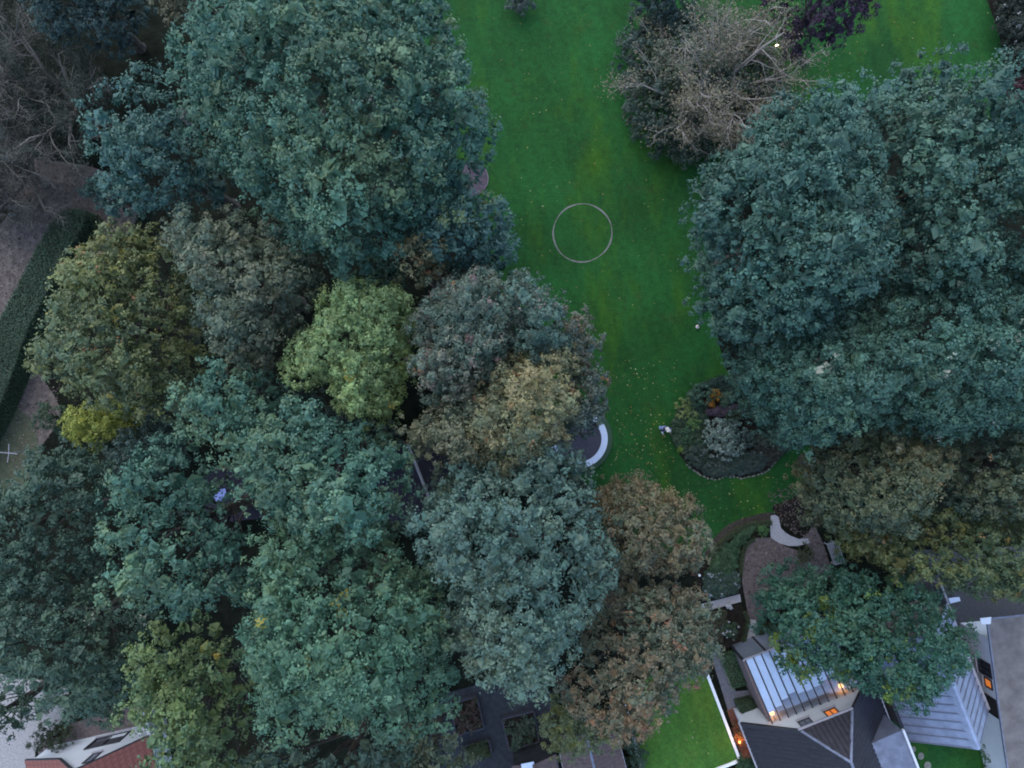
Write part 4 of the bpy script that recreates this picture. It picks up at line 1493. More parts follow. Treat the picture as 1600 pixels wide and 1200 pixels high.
# bench by the mauve path
t = thing('bench', 'grey slatted garden bench beside the mauve path', 'bench', V(1296, 864, 0))
a0, a1 = V(1286, 847, 0), V(1298, 880, 0)
al = (a1 - a0).normalized()
ac = Vector((-al.y, al.x, 0))
if ac.x < 0:
    ac = -ac
Lb = (a1 - a0).length
for k, off_ in enumerate((0.0, 0.11, 0.22, 0.33)):
    mb = MB()
    mb.beam(a0 + ac * (off_ + .05) + Vector((0, 0, .45)), a1 + ac * (off_ + .05) + Vector((0, 0, .45)), 0.09, 0.03)
    mb.build('seat_slat', M['greywood'], t)
for k in range(3):
    mb = MB()
    mb.beam(a0 + ac * (0.46 + 0.04 * k) + Vector((0, 0, .58 + .13 * k)), a1 + ac * (0.46 + .04 * k) + Vector((0, 0, .58 + .13 * k)), 0.03, 0.10)
    mb.build('back_slat', M['greywood'], t)
for s in (0.04, 0.96):
    p = a0.lerp(a1, s)
    for off_, hh in ((0.04, .64), (0.45, .92)):
        mb = MB()
        mb.beam(p + ac * off_, p + ac * off_ + Vector((0, 0, hh)) + (ac * .10 if off_ > .2 else Vector()), 0.06, 0.06)
        mb.build('leg', M['greywood'], t)
    mb = MB()
    mb.beam(p + ac * 0.0 + Vector((0, 0, .66)), p + ac * 0.5 + Vector((0, 0, .66)), 0.06, 0.04)
    mb.build('armrest', M['greywood'], t)
# garden chair on the gravel circle
cc = V(1196, 923, 0)
t = thing('garden_chair', 'pale curved-arm garden chair with tan cushion on the gravel circle', 'chair', cc)
mb = MB()
mb.tube([cc + Vector((0.36 * math.cos(a) , 0.34 * math.sin(a), .66 + .10 * math.sin(a))) for a in np.linspace(math.radians(-50), math.radians(230), 12)], 0.028, 6)
mb.build('arm_rail', M['palewood'], t)
mb = MB()
mb.prism([(cc.x + .27 * math.cos(a), cc.y + .25 * math.sin(a)) for a in np.linspace(0, 2 * math.pi, 12, endpoint=False)], .40, .44)
mb.build('seat', M['brownwood'], t)
mb = MB()
mb.ball((cc.x + .1, cc.y, .46), (.16, .15, .06), 10, 5)
mb.build('cushion', M['palewood'], t)
for a in (45, 135, 225, 315):
    ca, sa = math.cos(math.radians(a)), math.sin(math.radians(a))
    mb = MB()
    mb.tube([cc + Vector((.30 * ca, .28 * sa, 0)), cc + Vector((.27 * ca, .25 * sa, .42)), cc + Vector((.34 * ca, .32 * sa, .66))], .022, 6)
    mb.build('leg', M['palewood'], t)
# post with white cap, low wall
lantern('garden_post', 'small dark post with white cap standing in the bed by the brown tree', V(1093, 899, 0.9), glow='whiteplastic', power=0, r=0.08)
lantern('garden_lamp', 'tiny bright lamp glowing beside the purple tree at the top', V(1214, 71, 1.0), glow='lampwhite', power=4, r=0.08, light_col=(1, .7, .4))
lantern('garden_lamp', 'orange glowing lamp among the trees at the bottom edge', V(380, 1196, 1.2), glow='lampglow', power=6, r=0.10)
# clothes dryer cross at the left edge
cc = V(13, 708, 1.6)
cc.z = 0.0
t = thing('rotary_dryer', 'pale cross of four thin arms on a post over the grey verge', 'clothes dryer', cc)
mb = MB()
mb.tube([cc, cc + Vector((0, 0, 1.6))], .025, 6)
mb.build('post', M['gutter'], t)
for a in (85, 175, 265, 355):
    d = Vector((math.cos(math.radians(a)), math.sin(math.radians(a)), 0))
    mb = MB()
    mb.tube([cc + Vector((0, 0, 1.55)), cc + d * .55 + Vector((0, 0, 1.62))], .020, 5)
    mb.build('arm', M['gutter'], t)
# fence and board by the asphalt
t = thing('rail_fence', 'pale thin rail fence between the dark tree and the asphalt', 'fence', V(1480, 935, 0))
a, b = V(1471, 914, 1.2), V(1487, 957, 1.2)
mb = MB()
mb.beam(a, b, .09, .07)
mb.build('rail', M['gutter'], t)
for s in (0.02, .5, .98):
    p = a.lerp(b, s)
    mb = MB()
    mb.beam((p.x, p.y, 0), (p.x, p.y, 1.16), .08, .08)
    mb.build('post', M['gutter'], t)
for i in range(5):
    p0, p1 = a.lerp(b, i / 5 + .01), a.lerp(b, (i + 1) / 5 - .01)
    mb = MB()
    mb.beam((p0.x, p0.y, .55), (p1.x, p1.y, .55), .03, .95)
    mb.build('board', M['lead'], t)
t = thing('pale_board', 'pale rectangular board on legs on the asphalt under the olive trees', 'table', V(1492, 937, 0))  # plain pale board on legs
q = [V(x, y, .72) for x, y in ((1482, 935), (1499, 933), (1501, 939), (1485, 943))]
mb = MB()
mb.hexa([p - Vector((0, 0, .04)) for p in q] + q)
mb.build('table_top', M['padblue'], t)
for p in q:
    mb = MB()
    i = p.lerp((q[0] + q[1] + q[2] + q[3]) / 4, .15)
    mb.beam((i.x, i.y, 0), (i.x, i.y, .68), .05, .05)
    mb.build('leg', M['lead'], t)
# paving slab and stepping stones by the metal-roofed building
mb = MB()
mb.prism([V(x, y)[:2] for x, y in ((1410, 1170), (1421, 1169), (1424, 1185), (1412, 1187))], 0, .05)
c0 = V(1417, 1178)
tag(mb.build('paving_slab', M['paleslab'], None, c0), 'pale rectangular slab in the grass beside the dormer', 'paving slab')
for (x, y, r, lab) in ((1427, 1170, .15, 'oval stepping stone nearest the metal roof'), (1438.5, 1181, .19, 'oval stepping stone in the middle of the small lawn'), (1449, 1196, .22, 'oval stepping stone at the bottom edge of the small lawn')):
    c0 = V(x, y)
    mb = MB()
    mb.prism([(c0.x + r * math.cos(a) * 1.0, c0.y + 1.2 * r * math.sin(a)) for a in np.linspace(0, 2 * math.pi, 11, endpoint=False)], 0, .04)
    tag(mb.build('stepping_stone', M['stone'], None, c0), lab, 'stepping stone', 'stepping stones in the small lawn')

# ------------------------------------------------------------------ island bed
sheet('island_bed', [(1056, 700), (1053, 670), (1062, 640), (1085, 606), (1110, 596), (1170, 590), (1250, 600), (1262, 660), (1245, 690), (1222, 712), (1203, 731), (1188, 741), (1160, 747), (1138, 744), (1115, 749), (1092, 741), (1072, 724)], 0.020, M['bedsoil'], curve=2)
edge = smooth_poly([(1072, 724), (1092, 741), (1115, 749), (1138, 744), (1160, 747), (1188, 741), (1203, 731), (1222, 708), (1240, 690)], 4, False)
t = thing('bed_edging', 'irregular pale stone edging along the lower rim of the island bed', 'edging', V(1140, 740, 0))
rr = random.Random(4)
for i in range(len(edge) - 1):
    p = V(*edge[i])
    q = V(*edge[i + 1])
    mb = MB()
    mid = (p + q) / 2 + Vector((rr.uniform(-.04, .04), rr.uniform(-.04, .04), 0))
    d = (q - p)
    a = d.normalized()
    s = Vector((-a.y, a.x, 0))
    l, w, hh = d.length * rr.uniform(.28, .46), .035 + rr.random() * .035, .03 + rr.random() * .05
    pts = []
    for (u, v) in ((-1, -.7), (-.3, -1), (.6, -1), (1, -.2), (.9, .8), (.1, 1), (-.8, .9)):
        pp_ = mid + a * l * u + s * w * v * rr.uniform(.85, 1.1)
        pts.append((pp_.x, pp_.y))
    mb.prism(pts, 0, hh)
    mb.build('stone', M['stone'], t)
ILAB = [
    ('grass_clump', 'yellow-green grassy clump at the upper left of the island bed', 1072, 640, 17, 0.6, [(0.11, 0.16, 0.04), (0.16, 0.20, 0.07)], (), 'plant'),
    ('low_shrub', 'teal green shrub at the top of the island bed', 1093, 618, 17, 0.8, [(0.03, 0.07, 0.045), (0.05, 0.10, 0.06)], (), 'shrub'),
    ('orange_flowers', 'bright orange flowering plant at the top of the island bed', 1116, 616, 8, 0.7, [(0.05, 0.07, 0.03), (0.10, 0.08, 0.02)], [((0.50, 0.19, 0.015), .3, 'spray')], 'flowers'),
    ('orange_flowers', 'orange flower clump below the other orange flowers', 1110, 630, 5, 0.5, [(0.08, 0.07, 0.03), (0.3, 0.13, 0.02)], [((0.50, 0.19, 0.015), .55, 'spray')], 'flowers'),
    ('low_shrub', 'rounded pale green shrub right of the orange flowers', 1135, 624, 11, 0.8, [(0.05, 0.09, 0.05), (0.07, 0.11, 0.06)], (), 'shrub'),
    ('heather', 'purple grey heather drift across the island bed', 1130, 641, 0, 0.4, [(0.07, 0.06, 0.07), (0.10, 0.075, 0.09)], [((0.17, 0.04, 0.12), .08, 'spray')], 'plant'),
    ('low_shrub', 'dark green bush with open leaves under the heather', 1150, 652, 13, 0.8, [(0.02, 0.04, 0.02), (0.035, 0.06, 0.03)], (), 'shrub'),
    ('low_shrub', 'bright green leafy plant at the left rim of the island bed', 1084, 662, 11, 0.6, [(0.06, 0.12, 0.035), (0.075, 0.14, 0.04)], (), 'shrub'),
    ('low_shrub', 'mid green ground plant below the bright green one', 1070, 680, 15, 0.5, [(0.03, 0.07, 0.03), (0.04, 0.09, 0.045)], (), 'shrub'),
    ('silver_shrub', 'large silvery white shrub filling the middle of the island bed', 1132, 684, 33, 1.3, [(0.05, 0.09, 0.065), (0.15, 0.20, 0.16), (0.30, 0.35, 0.30)], (), 'shrub'),
    ('topiary_ball', 'tiny yellow-green ball at the lower left rim of the island bed', 1063, 702, 3.6, 0.3, [(0.12, 0.20, 0.03), (0.15, 0.24, 0.04)], (), 'plant'),
    ('low_shrub', 'dark speckled shrub at the lower left of the island bed', 1088, 712, 20, 0.8, [(0.03, 0.055, 0.04), (0.055, 0.08, 0.06)], [((0.2, 0.22, 0.22), .06, 'spray')], 'shrub'),
    ('low_shrub', 'low blue-green cover between silver shrub and stone edging', 1150, 724, 0, 0.4, [(0.035, 0.06, 0.045), (0.05, 0.075, 0.055)], [((0.2, 0.2, 0.22), .03, 'spray')], 'shrub'),
    ('low_shrub', 'grey-green rounded shrub right of the silver shrub', 1166, 684, 17, 0.8, [(0.045, 0.075, 0.06), (0.06, 0.09, 0.07)], (), 'shrub'),
    ('ivy_patch', 'dark green ground cover in the shade at the back of the island bed', 1200, 620, 0, 0.35, [(0.02, 0.045, 0.03), (0.03, 0.06, 0.04)], (), 'plants'),
    ('low_cover', 'reddish dark ground cover at the right tip of the island bed', 1220, 690, 0, 0.25, [(0.035, 0.045, 0.03), (0.06, 0.05, 0.035)], (), 'plants'),
    ('low_cover', 'mixed low green plants filling the left half of the island bed', 1085, 680, 0, 0.35, [(0.025, 0.055, 0.03), (0.04, 0.075, 0.04), (0.05, 0.06, 0.04)], (), 'plants'),
    ('low_shrub', 'dull grey shrub at the right end of the island bed', 1192, 688, 11, 0.6, [(0.05, 0.065, 0.045), (0.06, 0.075, 0.055)], (), 'shrub'),
]
IPOLY = {'dark green ground cover in the shade at the back of the island bed': [(1090, 604), (1110, 592), (1180, 586), (1250, 598), (1260, 655), (1240, 690), (1190, 672), (1160, 632), (1120, 612)],
         'reddish dark ground cover at the right tip of the island bed': [(1180, 700), (1205, 690), (1243, 684), (1221, 710), (1200, 727), (1180, 720)],
         'mixed low green plants filling the left half of the island bed': [(1054, 696), (1050, 668), (1060, 640), (1086, 606), (1105, 650), (1105, 690), (1110, 732), (1092, 732), (1074, 713)],
         'heather': [(1098, 644), (1115, 636), (1150, 634), (1162, 640), (1150, 648), (1118, 650)],
         'low blue-green cover between silver shrub and stone edging': [(1110, 716), (1165, 706), (1198, 712), (1190, 734), (1160, 740), (1118, 743), (1096, 737)]}
for i, (n_, lab, x, y, r, h, pal, acc, cat) in enumerate(ILAB):
    shrub(n_, lab, x, y, r, h, pal, acc, cat, None, seed=80 + i, sub=0.12 if 'silver' not in n_ else 0.13, leaf=0.08 if 'silver' not in n_ else 0.11, lps=12, poly=IPOLY.get(n_) or IPOLY.get(lab))

# ------------------------------------------------------------------ trees in leaf
TEAL = [(0.040, 0.100, 0.066), (0.058, 0.126, 0.080), (0.090, 0.140, 0.068)]
BLUE = [(0.038, 0.092, 0.074), (0.052, 0.112, 0.088), (0.066, 0.126, 0.086)]
GREYT = [(0.050, 0.098, 0.074), (0.072, 0.122, 0.090), (0.092, 0.132, 0.084)]
OLIVE = [(0.076, 0.108, 0.056), (0.115, 0.135, 0.050), (0.150, 0.152, 0.042)]
OLIVEB = [(0.068, 0.105, 0.068), (0.102, 0.125, 0.072), (0.135, 0.138, 0.080)]
LIME = [(0.145, 0.215, 0.085), (0.180, 0.250, 0.088), (0.215, 0.272, 0.080)]
MAUVE = [(0.068, 0.120, 0.084), (0.096, 0.134, 0.090), (0.138, 0.132, 0.088)]
TAN = [(0.090, 0.118, 0.066), (0.140, 0.142, 0.068), (0.195, 0.162, 0.068)]
BROWN = [(0.064, 0.090, 0.056), (0.102, 0.104, 0.058), (0.142, 0.112, 0.056)]
RED = [(0.066, 0.092, 0.058), (0.108, 0.102, 0.058), (0.158, 0.102, 0.052)]
DARKG = [(0.038, 0.072, 0.045), (0.052, 0.092, 0.060), (0.065, 0.105, 0.060)]
YELG = [(0.055, 0.105, 0.055), (0.078, 0.125, 0.052), (0.105, 0.142, 0.045)]
GREEN = [(0.020, 0.070, 0.044), (0.032, 0.090, 0.056), (0.046, 0.105, 0.056)]
ORANGE = (0.22, 0.12, 0.05)
YELLOW = (0.25, 0.21, 0.04)
PALE = (0.26, 0.27, 0.20)
PINK = (0.19, 0.125, 0.105)

TREES = [
    dict(name='oak_tree', label='shaded dark teal tree between the two big right-hand crowns, below the far lawn',
         poly=[(1325, 165), (1430, 150), (1520, 170), (1540, 400), (1470, 460), (1370, 450), (1325, 300)],
         ht=16, hb=9, pal=[(0.034, 0.084, 0.062), (0.048, 0.105, 0.074), (0.064, 0.120, 0.072)], rb=0.95, seed=91, skirt=2),
    dict(name='oak_tree', label='huge blue-green tree filling the upper left, widest crown left of the lawn',
         poly=[(262, 150), (235, 108), (258, 50), (300, 0), (340, -50), (480, -70), (620, -60), (690, -20), (712, 30), (722, 75), (738, 110), (757, 140), (768, 200), (757, 240), (738, 258), (728, 305), (690, 335), (645, 390), (590, 425), (540, 440), (505, 405), (450, 370), (400, 335), (370, 290), (320, 240), (290, 200)],
         ht=17, hb=8, pal=TEAL, accents=[((0.05, 0.05, 0.04), .01, 'spray')], rb=1.0, seed=1, spacing=1.08, skirt=2),
    dict(name='oak_tree', label='bluish tree bulging left of the huge crown, above the brownish trees',
         poly=[(190, 130), (240, 105), (290, 200), (330, 260), (370, 300), (350, 332), (275, 345), (205, 345), (185, 290), (168, 220), (175, 170)],
         ht=13, hb=6, pal=BLUE, rb=0.9, seed=2),
    dict(name='broadleaf_tree', label='bluish tree at the lawn edge just below the purplish round bed',
         poly=[(660, 335), (720, 303), (785, 310), (797, 370), (794, 425), (740, 440), (700, 425), (655, 390)],
         ht=12, hb=5, pal=BLUE, accents=[((0.10, 0.14, 0.06), .08, 'bough')], rb=0.85, seed=3, skirt=2),
    dict(name='broadleaf_tree', label='small tan and orange tree wedged between bluish crowns left of the lawn',
         poly=[(618, 400), (655, 378), (700, 378), (700, 420), (650, 450), (622, 435)],
         ht=11, hb=6, pal=TAN, accents=[(ORANGE, .16, 'spray')], rb=0.7, seed=4),
    dict(name='maple_tree', label='olive-yellow tree beside the long clipped hedge',
         poly=[(30, 575), (60, 520), (80, 480), (75, 440), (110, 405), (160, 360), (220, 350), (270, 400), (330, 480), (325, 560), (290, 645), (200, 640), (120, 620), (60, 585)],
         ht=12, hb=5, pal=OLIVE, accents=[(ORANGE, .015, 'spray'), (YELLOW, .01, 'spray')], rb=0.85, seed=5),
    dict(name='maple_tree', label='brownish grey-green tree between olive-yellow tree and lime green tree',
         poly=[(215, 345), (280, 340), (330, 325), (385, 345), (440, 380), (505, 415), (492, 480), (450, 540), (420, 585), (360, 565), (320, 480), (270, 400)],
         ht=12.5, hb=6, pal=OLIVEB, accents=[(PALE, .01, 'spray')], rb=0.85, seed=6),
    dict(name='lime_tree', label='bright lime green rounded tree in the middle of the left woods',
         poly=[(508, 450), (545, 438), (600, 452), (650, 465), (648, 530), (640, 590), (622, 652), (580, 658), (540, 642), (510, 602), (440, 592), (452, 530), (490, 500)],
         ht=12.5, hb=6, pal=LIME, accents=[(YELLOW, .012, 'spray'), (ORANGE, .006, 'spray')], rb=0.75, sub=0.25, lps=16, leaf=0.115, seed=7, cover=1.15),
    dict(name='maple_tree', label='mauve-tinged grey-green maple right of the lime green tree',
         poly=[(650, 470), (690, 432), (745, 422), (785, 438), (805, 480), (803, 545), (778, 592), (740, 622), (700, 645), (655, 605), (643, 545)],
         ht=13, hb=6, pal=MAUVE, accents=[(PINK, .05, 'spray'), (ORANGE, .01, 'spray')], rb=0.75, sub=0.25, lps=16, leaf=0.115, seed=8, cover=1.1),
    dict(name='maple_tree', label='slate-blue tree at the lawn edge behind the mauve-tinged maple',
         poly=[(785, 432), (822, 428), (862, 460), (887, 500), (882, 560), (830, 565), (800, 520)],
         ht=12.5, hb=5, pal=[(0.054, 0.108, 0.080), (0.076, 0.122, 0.088), (0.112, 0.120, 0.086)], accents=[(PINK, .02, 'spray')], rb=0.75, sub=0.25, lps=16, leaf=0.115, seed=9, skirt=2),
    dict(name='maple_tree', label='tan and yellowish autumn maple reaching down to the trampoline',
         poly=[(740, 640), (775, 580), (825, 545), (882, 538), (905, 580), (900, 640), (886, 692), (850, 716), (775, 725), (745, 690)],
         ht=14, hb=6, pal=TAN, accents=[(ORANGE, .03, 'spray')], rb=0.75, sub=0.27, lps=19, leaf=0.12, seed=10),
    dict(name='maple_tree', label='dull olive-tan tree left of the tan maple and above the dark shed',
         poly=[(632, 660), (690, 640), (740, 625), (775, 640), (770, 700), (740, 735), (700, 725), (650, 705)],
         ht=12, hb=6, pal=[(0.06, 0.09, 0.065), (0.09, 0.105, 0.06), (0.13, 0.125, 0.065)], rb=0.8, sub=0.24, seed=11),
    dict(name='maple_tree', label='olive brown tree with rusty tips along the lawn above the trampoline',
         poly=[(880, 500), (905, 488), (925, 530), (937, 600), (934, 650), (902, 678), (872, 660), (885, 590), (872, 540)],
         ht=11, hb=4, pal=[(0.055, 0.085, 0.065), (0.085, 0.09, 0.06), (0.13, 0.105, 0.06)], accents=[((0.2, 0.1, 0.05), .04, 'spray')], rb=0.7, sub=0.22, seed=12, skirt=2),
    dict(name='oak_tree', label='small teal crown standing above the yellow bush, below the olive tree',
         poly=[(268, 620), (300, 590), (345, 566), (392, 572), (432, 600), (428, 650), (370, 685), (300, 680)],
         ht=14, hb=7, pal=TEAL, rb=0.85, seed=13),
    dict(name='oak_tree', label='wide teal tree below the lime green tree, left of the dark shed',
         poly=[(330, 690), (380, 640), (450, 630), (515, 640), (565, 672), (610, 685), (655, 715), (652, 760), (640, 800), (590, 835), (540, 835), (470, 830), (400, 805), (350, 745)],
         ht=16, hb=8, pal=TEAL, rb=0.95, seed=14),
    dict(name='oak_tree', label='broad teal tree around the blue skylight in the lower left woods',
         poly=[(150, 805), (190, 760), (240, 710), (300, 680), (335, 740), (330, 785), (385, 830), (400, 880), (390, 940), (310, 935), (250, 955), (200, 905)],
         ht=16, hb=8, pal=TEAL, rb=0.95, seed=15),
    dict(name='oak_tree', label='tall blue-green tree at the bottom between yellow-green tree and courtyard',
         poly=[(398, 870), (440, 810), (500, 800), (560, 830), (600, 850), (650, 860), (700, 940), (700, 1020), (715, 1080), (690, 1140), (600, 1140), (500, 1160), (385, 1130), (372, 1030), (390, 950)],
         ht=17, hb=8, pal=[(0.045, 0.105, 0.060), (0.062, 0.130, 0.074), (0.090, 0.145, 0.066)], accents=[(YELLOW, .006, 'spray')], rb=0.95, seed=16),
    dict(name='oak_tree', label='greyish teal tree between the dark shed and the red-brown maple',
         poly=[(652, 805), (685, 748), (740, 722), (790, 705), (848, 691), (888, 703), (908, 737), (928, 800), (952, 880), (950, 935), (910, 1000), (880, 1060), (830, 1125), (760, 1085), (700, 1045), (700, 940), (660, 865)],
         ht=16, hb=7, pal=GREYT, rb=0.95, seed=17),
    dict(name='broadleaf_tree', label='dark green tree at the left edge below the pale cross',
         poly=[(-60, 775), (20, 752), (62, 712), (115, 685), (180, 690), (205, 730), (160, 780), (142, 850), (150, 905), (100, 945), (20, 935), (-60, 920)],
         ht=10, hb=4, pal=DARKG, rb=0.85, seed=18),
    dict(name='broadleaf_tree', label='dark green tree at the left edge above the gravel drive',
         poly=[(-60, 900), (60, 930), (150, 900), (205, 935), (222, 1000), (212, 1070), (170, 1100), (100, 1085), (60, 1060), (-60, 1060)],
         ht=11, hb=4, pal=DARKG, accents=[(PALE, .006, 'spray')], rb=0.85, seed=19),
    dict(name='broadleaf_tree', label='low dark leafy tree over the gravel in the bottom left corner',
         poly=[(-50, 1080), (20, 1088), (62, 1100), (45, 1135), (10, 1150), (-50, 1160)], ht=6, hb=2.5, pal=DARKG, rb=0.7, seed=20),
    dict(name='broadleaf_tree', label='yellow-green tree above the white gable house',
         poly=[(228, 1020), (262, 968), (302, 935), (345, 960), (392, 1000), (402, 1080), (396, 1160), (390, 1250), (310, 1250), (285, 1160), (238, 1085)],
         ht=14, hb=5, pal=YELG, accents=[(YELLOW, .015, 'spray'), (ORANGE, .003, 'spray')], rb=0.85, seed=21),
    dict(name='broadleaf_tree', label='dark teal tree on the bottom edge right of the yellow-green tree',
         poly=[(395, 1150), (500, 1165), (600, 1150), (650, 1160), (660, 1260), (400, 1260)], ht=12, hb=5, pal=[(0.04, 0.08, 0.06), (0.055, 0.10, 0.075), (0.085, 0.12, 0.06)], rb=0.85, seed=22),
    dict(name='broadleaf_tree', label='olive grey tree on the bottom edge left of the courtyard beds',
         poly=[(615, 1145), (680, 1140), (715, 1170), (728, 1260), (620, 1260)], ht=9, hb=4, pal=OLIVEB, rb=0.75, seed=23),
    dict(name='maple_tree', label='rust-speckled brown maple between lawn and curved box hedge',
         poly=[(915, 790), (940, 752), (980, 742), (1030, 768), (1080, 790), (1108, 830), (1102, 890), (1060, 902), (1000, 888), (950, 885), (925, 850)],
         ht=11, hb=4, pal=BROWN, accents=[((0.18, 0.105, 0.06), .04, 'spray')], rb=0.7, sub=0.25, lps=16, leaf=0.115, seed=24, skirt=2),
    dict(name='maple_tree', label='red-brown autumn maple above the bright green turf',
         poly=[(938, 925), (990, 888), (1045, 905), (1092, 928), (1112, 985), (1092, 1040), (1062, 1060), (1050, 1120), (990, 1150), (930, 1140), (880, 1100), (868, 1060), (895, 1030), (922, 980)],
         ht=13, hb=5, pal=RED, accents=[((0.20, 0.095, 0.05), .07, 'spray')], rb=0.75, sub=0.25, lps=16, leaf=0.115, seed=25),
    dict(name='broadleaf_tree', label='olive tree over the brown tiled outbuilding and courtyard',
         poly=[(850, 1090), (880, 1080), (930, 1130), (985, 1140), (970, 1165), (930, 1160), (885, 1170), (845, 1140)],
         ht=8, hb=4, pal=OLIVE, rb=0.65, sub=0.2, leaf=0.11, seed=26),
    dict(name='oak_tree', label='big blue-green tree on the right bordering the lawn by the small ball',
         poly=[(1085, 300), (1120, 240), (1190, 215), (1215, 160), (1280, 130), (1340, 130), (1380, 200), (1400, 300), (1380, 400), (1330, 480), (1250, 520), (1180, 560), (1140, 540), (1085, 490), (1097, 420), (1075, 370)],
         ht=16, hb=6, pal=[(0.034, 0.084, 0.062), (0.048, 0.105, 0.075), (0.062, 0.118, 0.074)], rb=0.95, seed=27, spacing=1.0, skirt=3),
    dict(name='oak_tree', label='teal tree at the upper right against the far round lawn',
         poly=[(1290, 150), (1395, 125), (1430, 130), (1480, 112), (1530, 125), (1545, 160), (1600, 190), (1680, 220), (1680, 430), (1560, 440), (1450, 425), (1385, 380), (1395, 250), (1340, 160)],
         ht=16.5, hb=7, pal=[(0.034, 0.084, 0.062), (0.048, 0.105, 0.074), (0.064, 0.120, 0.072)], rb=0.95, seed=28, spacing=1.0, skirt=2),
    dict(name='broadleaf_tree', label='finer leaved green tree at the right, above the olive trees and beside the island bed',
         poly=[(1148, 560), (1250, 512), (1340, 470), (1440, 422), (1560, 430), (1680, 420), (1680, 650), (1560, 665), (1480, 695), (1400, 675), (1330, 665), (1260, 695), (1215, 685), (1165, 640)],
         ht=15, hb=6, pal=[(0.034, 0.085, 0.060), (0.048, 0.108, 0.074), (0.062, 0.118, 0.068)], accents=[(PALE, .012, 'spray')], rb=0.8, sub=0.27, lps=19, leaf=0.12, seed=29, spacing=1.0, skirt=2),
    dict(name='maple_tree', label='brownish olive tree right of the island bed',
         poly=[(1225, 725), (1260, 695), (1330, 662), (1420, 675), (1485, 690), (1475, 740), (1445, 800), (1400, 835), (1330, 825), (1280, 815), (1240, 785)],
         ht=12, hb=4, pal=[(0.052, 0.078, 0.045), (0.082, 0.096, 0.044), (0.120, 0.108, 0.048)], accents=[(ORANGE, .008, 'spray'), (PALE, .01, 'spray')], rb=0.75, sub=0.25, lps=16, leaf=0.115, seed=30),
    dict(name='broadleaf_tree', label='dull green tree at the right edge level with the island bed',
         poly=[(1485, 690), (1560, 662), (1690, 650), (1690, 810), (1560, 805), (1480, 790), (1452, 740)],
         ht=13, hb=5, pal=[(0.042, 0.072, 0.048), (0.064, 0.088, 0.048), (0.10, 0.10, 0.042)], accents=[(ORANGE, .01, 'spray'), (PALE, .012, 'spray')], rb=0.8, sub=0.23, seed=31),
    dict(name='maple_tree', label='olive-yellow tree by the bench above the dark green garden tree',
         poly=[(1228, 770), (1300, 815), (1400, 835), (1480, 792), (1570, 805), (1690, 810), (1690, 930), (1590, 945), (1500, 925), (1420, 893), (1350, 880), (1320, 850), (1262, 805)],
         ht=11, hb=4, pal=[(0.048, 0.078, 0.036), (0.080, 0.100, 0.034), (0.120, 0.118, 0.033)], accents=[((0.17, 0.11, 0.03), .03, 'spray')], rb=0.75, sub=0.27, lps=19, leaf=0.12, seed=32, skirt=2),
    dict(name='walnut_tree', label='deep green tree overhanging the glass lean-to and metal roof',
         poly=[(1198, 932), (1240, 900), (1305, 890), (1390, 902), (1450, 922), (1482, 955), (1530, 1000), (1533, 1040), (1500, 1085), (1445, 1108), (1390, 1100), (1310, 1058), (1245, 1052), (1203, 1005)],
         ht=9.5, hb=5, pal=GREEN, accents=[((0.10, 0.15, 0.025), .04, 'bough'), ((0.09, 0.15, 0.03), .015, 'spray')], rb=0.72, sub=0.26, leaf=0.15, seed=33, skirt=1),
    dict(name='yellow_tree', label='bright yellow small tree at the left below the olive-yellow tree',
         poly=[(100, 650), (140, 630), (170, 625), (222, 640), (225, 665), (190, 690), (150, 705), (110, 690)],
         ht=7, hb=3.5, pal=[(0.18, 0.22, 0.035), (0.23, 0.26, 0.045), (0.28, 0.28, 0.05)], rb=0.5, sub=0.2, leaf=0.11, seed=34),
    dict(name='copper_tree', label='dark purple-leaved tree at the top beside the far lawn',
         poly=[(1210, -60), (1385, -60), (1365, 15), (1325, 45), (1285, 70), (1240, 72), (1218, 40)],
         ht=8, hb=3, pal=[(0.022, 0.018, 0.028), (0.036, 0.026, 0.040), (0.050, 0.034, 0.050)], rb=0.7, sub=0.2, leaf=0.10, seed=35, m='leafdull'),
    dict(name='broadleaf_tree', label='small brownish tree at the top left edge beside the huge crown',
         poly=[(255, -50), (330, -50), (330, 10), (300, 45), (270, 62), (258, 20)], ht=10, hb=5, pal=BROWN, rb=0.7, sub=0.2, leaf=0.11, seed=36),
    dict(name='broadleaf_tree', label='dark blue-green tree in the gloom at the top left',
         poly=[(50, -50), (210, -50), (215, 20), (190, 70), (120, 60), (60, 30)], ht=8, hb=3.5, pal=[(0.028, 0.055, 0.048), (0.04, 0.07, 0.055)], rb=0.75, sub=0.22, seed=37),
    dict(name='laurel_bush', label='glossy dark teal evergreen bush at the end of the clipped hedge',
         poly=[(135, 285), (165, 278), (205, 290), (210, 325), (180, 330), (145, 310)], ht=3.5, hb=1.2, pal=[(0.025, 0.06, 0.045), (0.035, 0.08, 0.06)], rb=0.45, sub=0.17, leaf=0.12, seed=38, cat='bush'),
    dict(name='broadleaf_tree', label='dark teal shrubby tree at the top right of the lawn beside the bare tree',
         poly=[(985, -50), (1100, -50), (1090, 10), (1050, 40), (1010, 40), (992, 10)], ht=5, hb=2, pal=[(0.03, 0.06, 0.05), (0.045, 0.075, 0.06)], rb=0.6, sub=0.2, leaf=0.11, seed=39),
    dict(name='grey_shrub', label='small grey-green shrub on the lawn at the top edge of the photo',
         poly=[(790, -20), (815, -25), (838, -10), (830, 12), (812, 20), (795, 8)], ht=1.6, hb=0.7, pal=[(0.05, 0.07, 0.055), (0.08, 0.10, 0.085)], rb=0.35, sub=0.14, leaf=0.09, seed=40, cat='shrub'),
    dict(name='clipped_bush', label='dark rounded bush against the white gable house by the gravel drive',
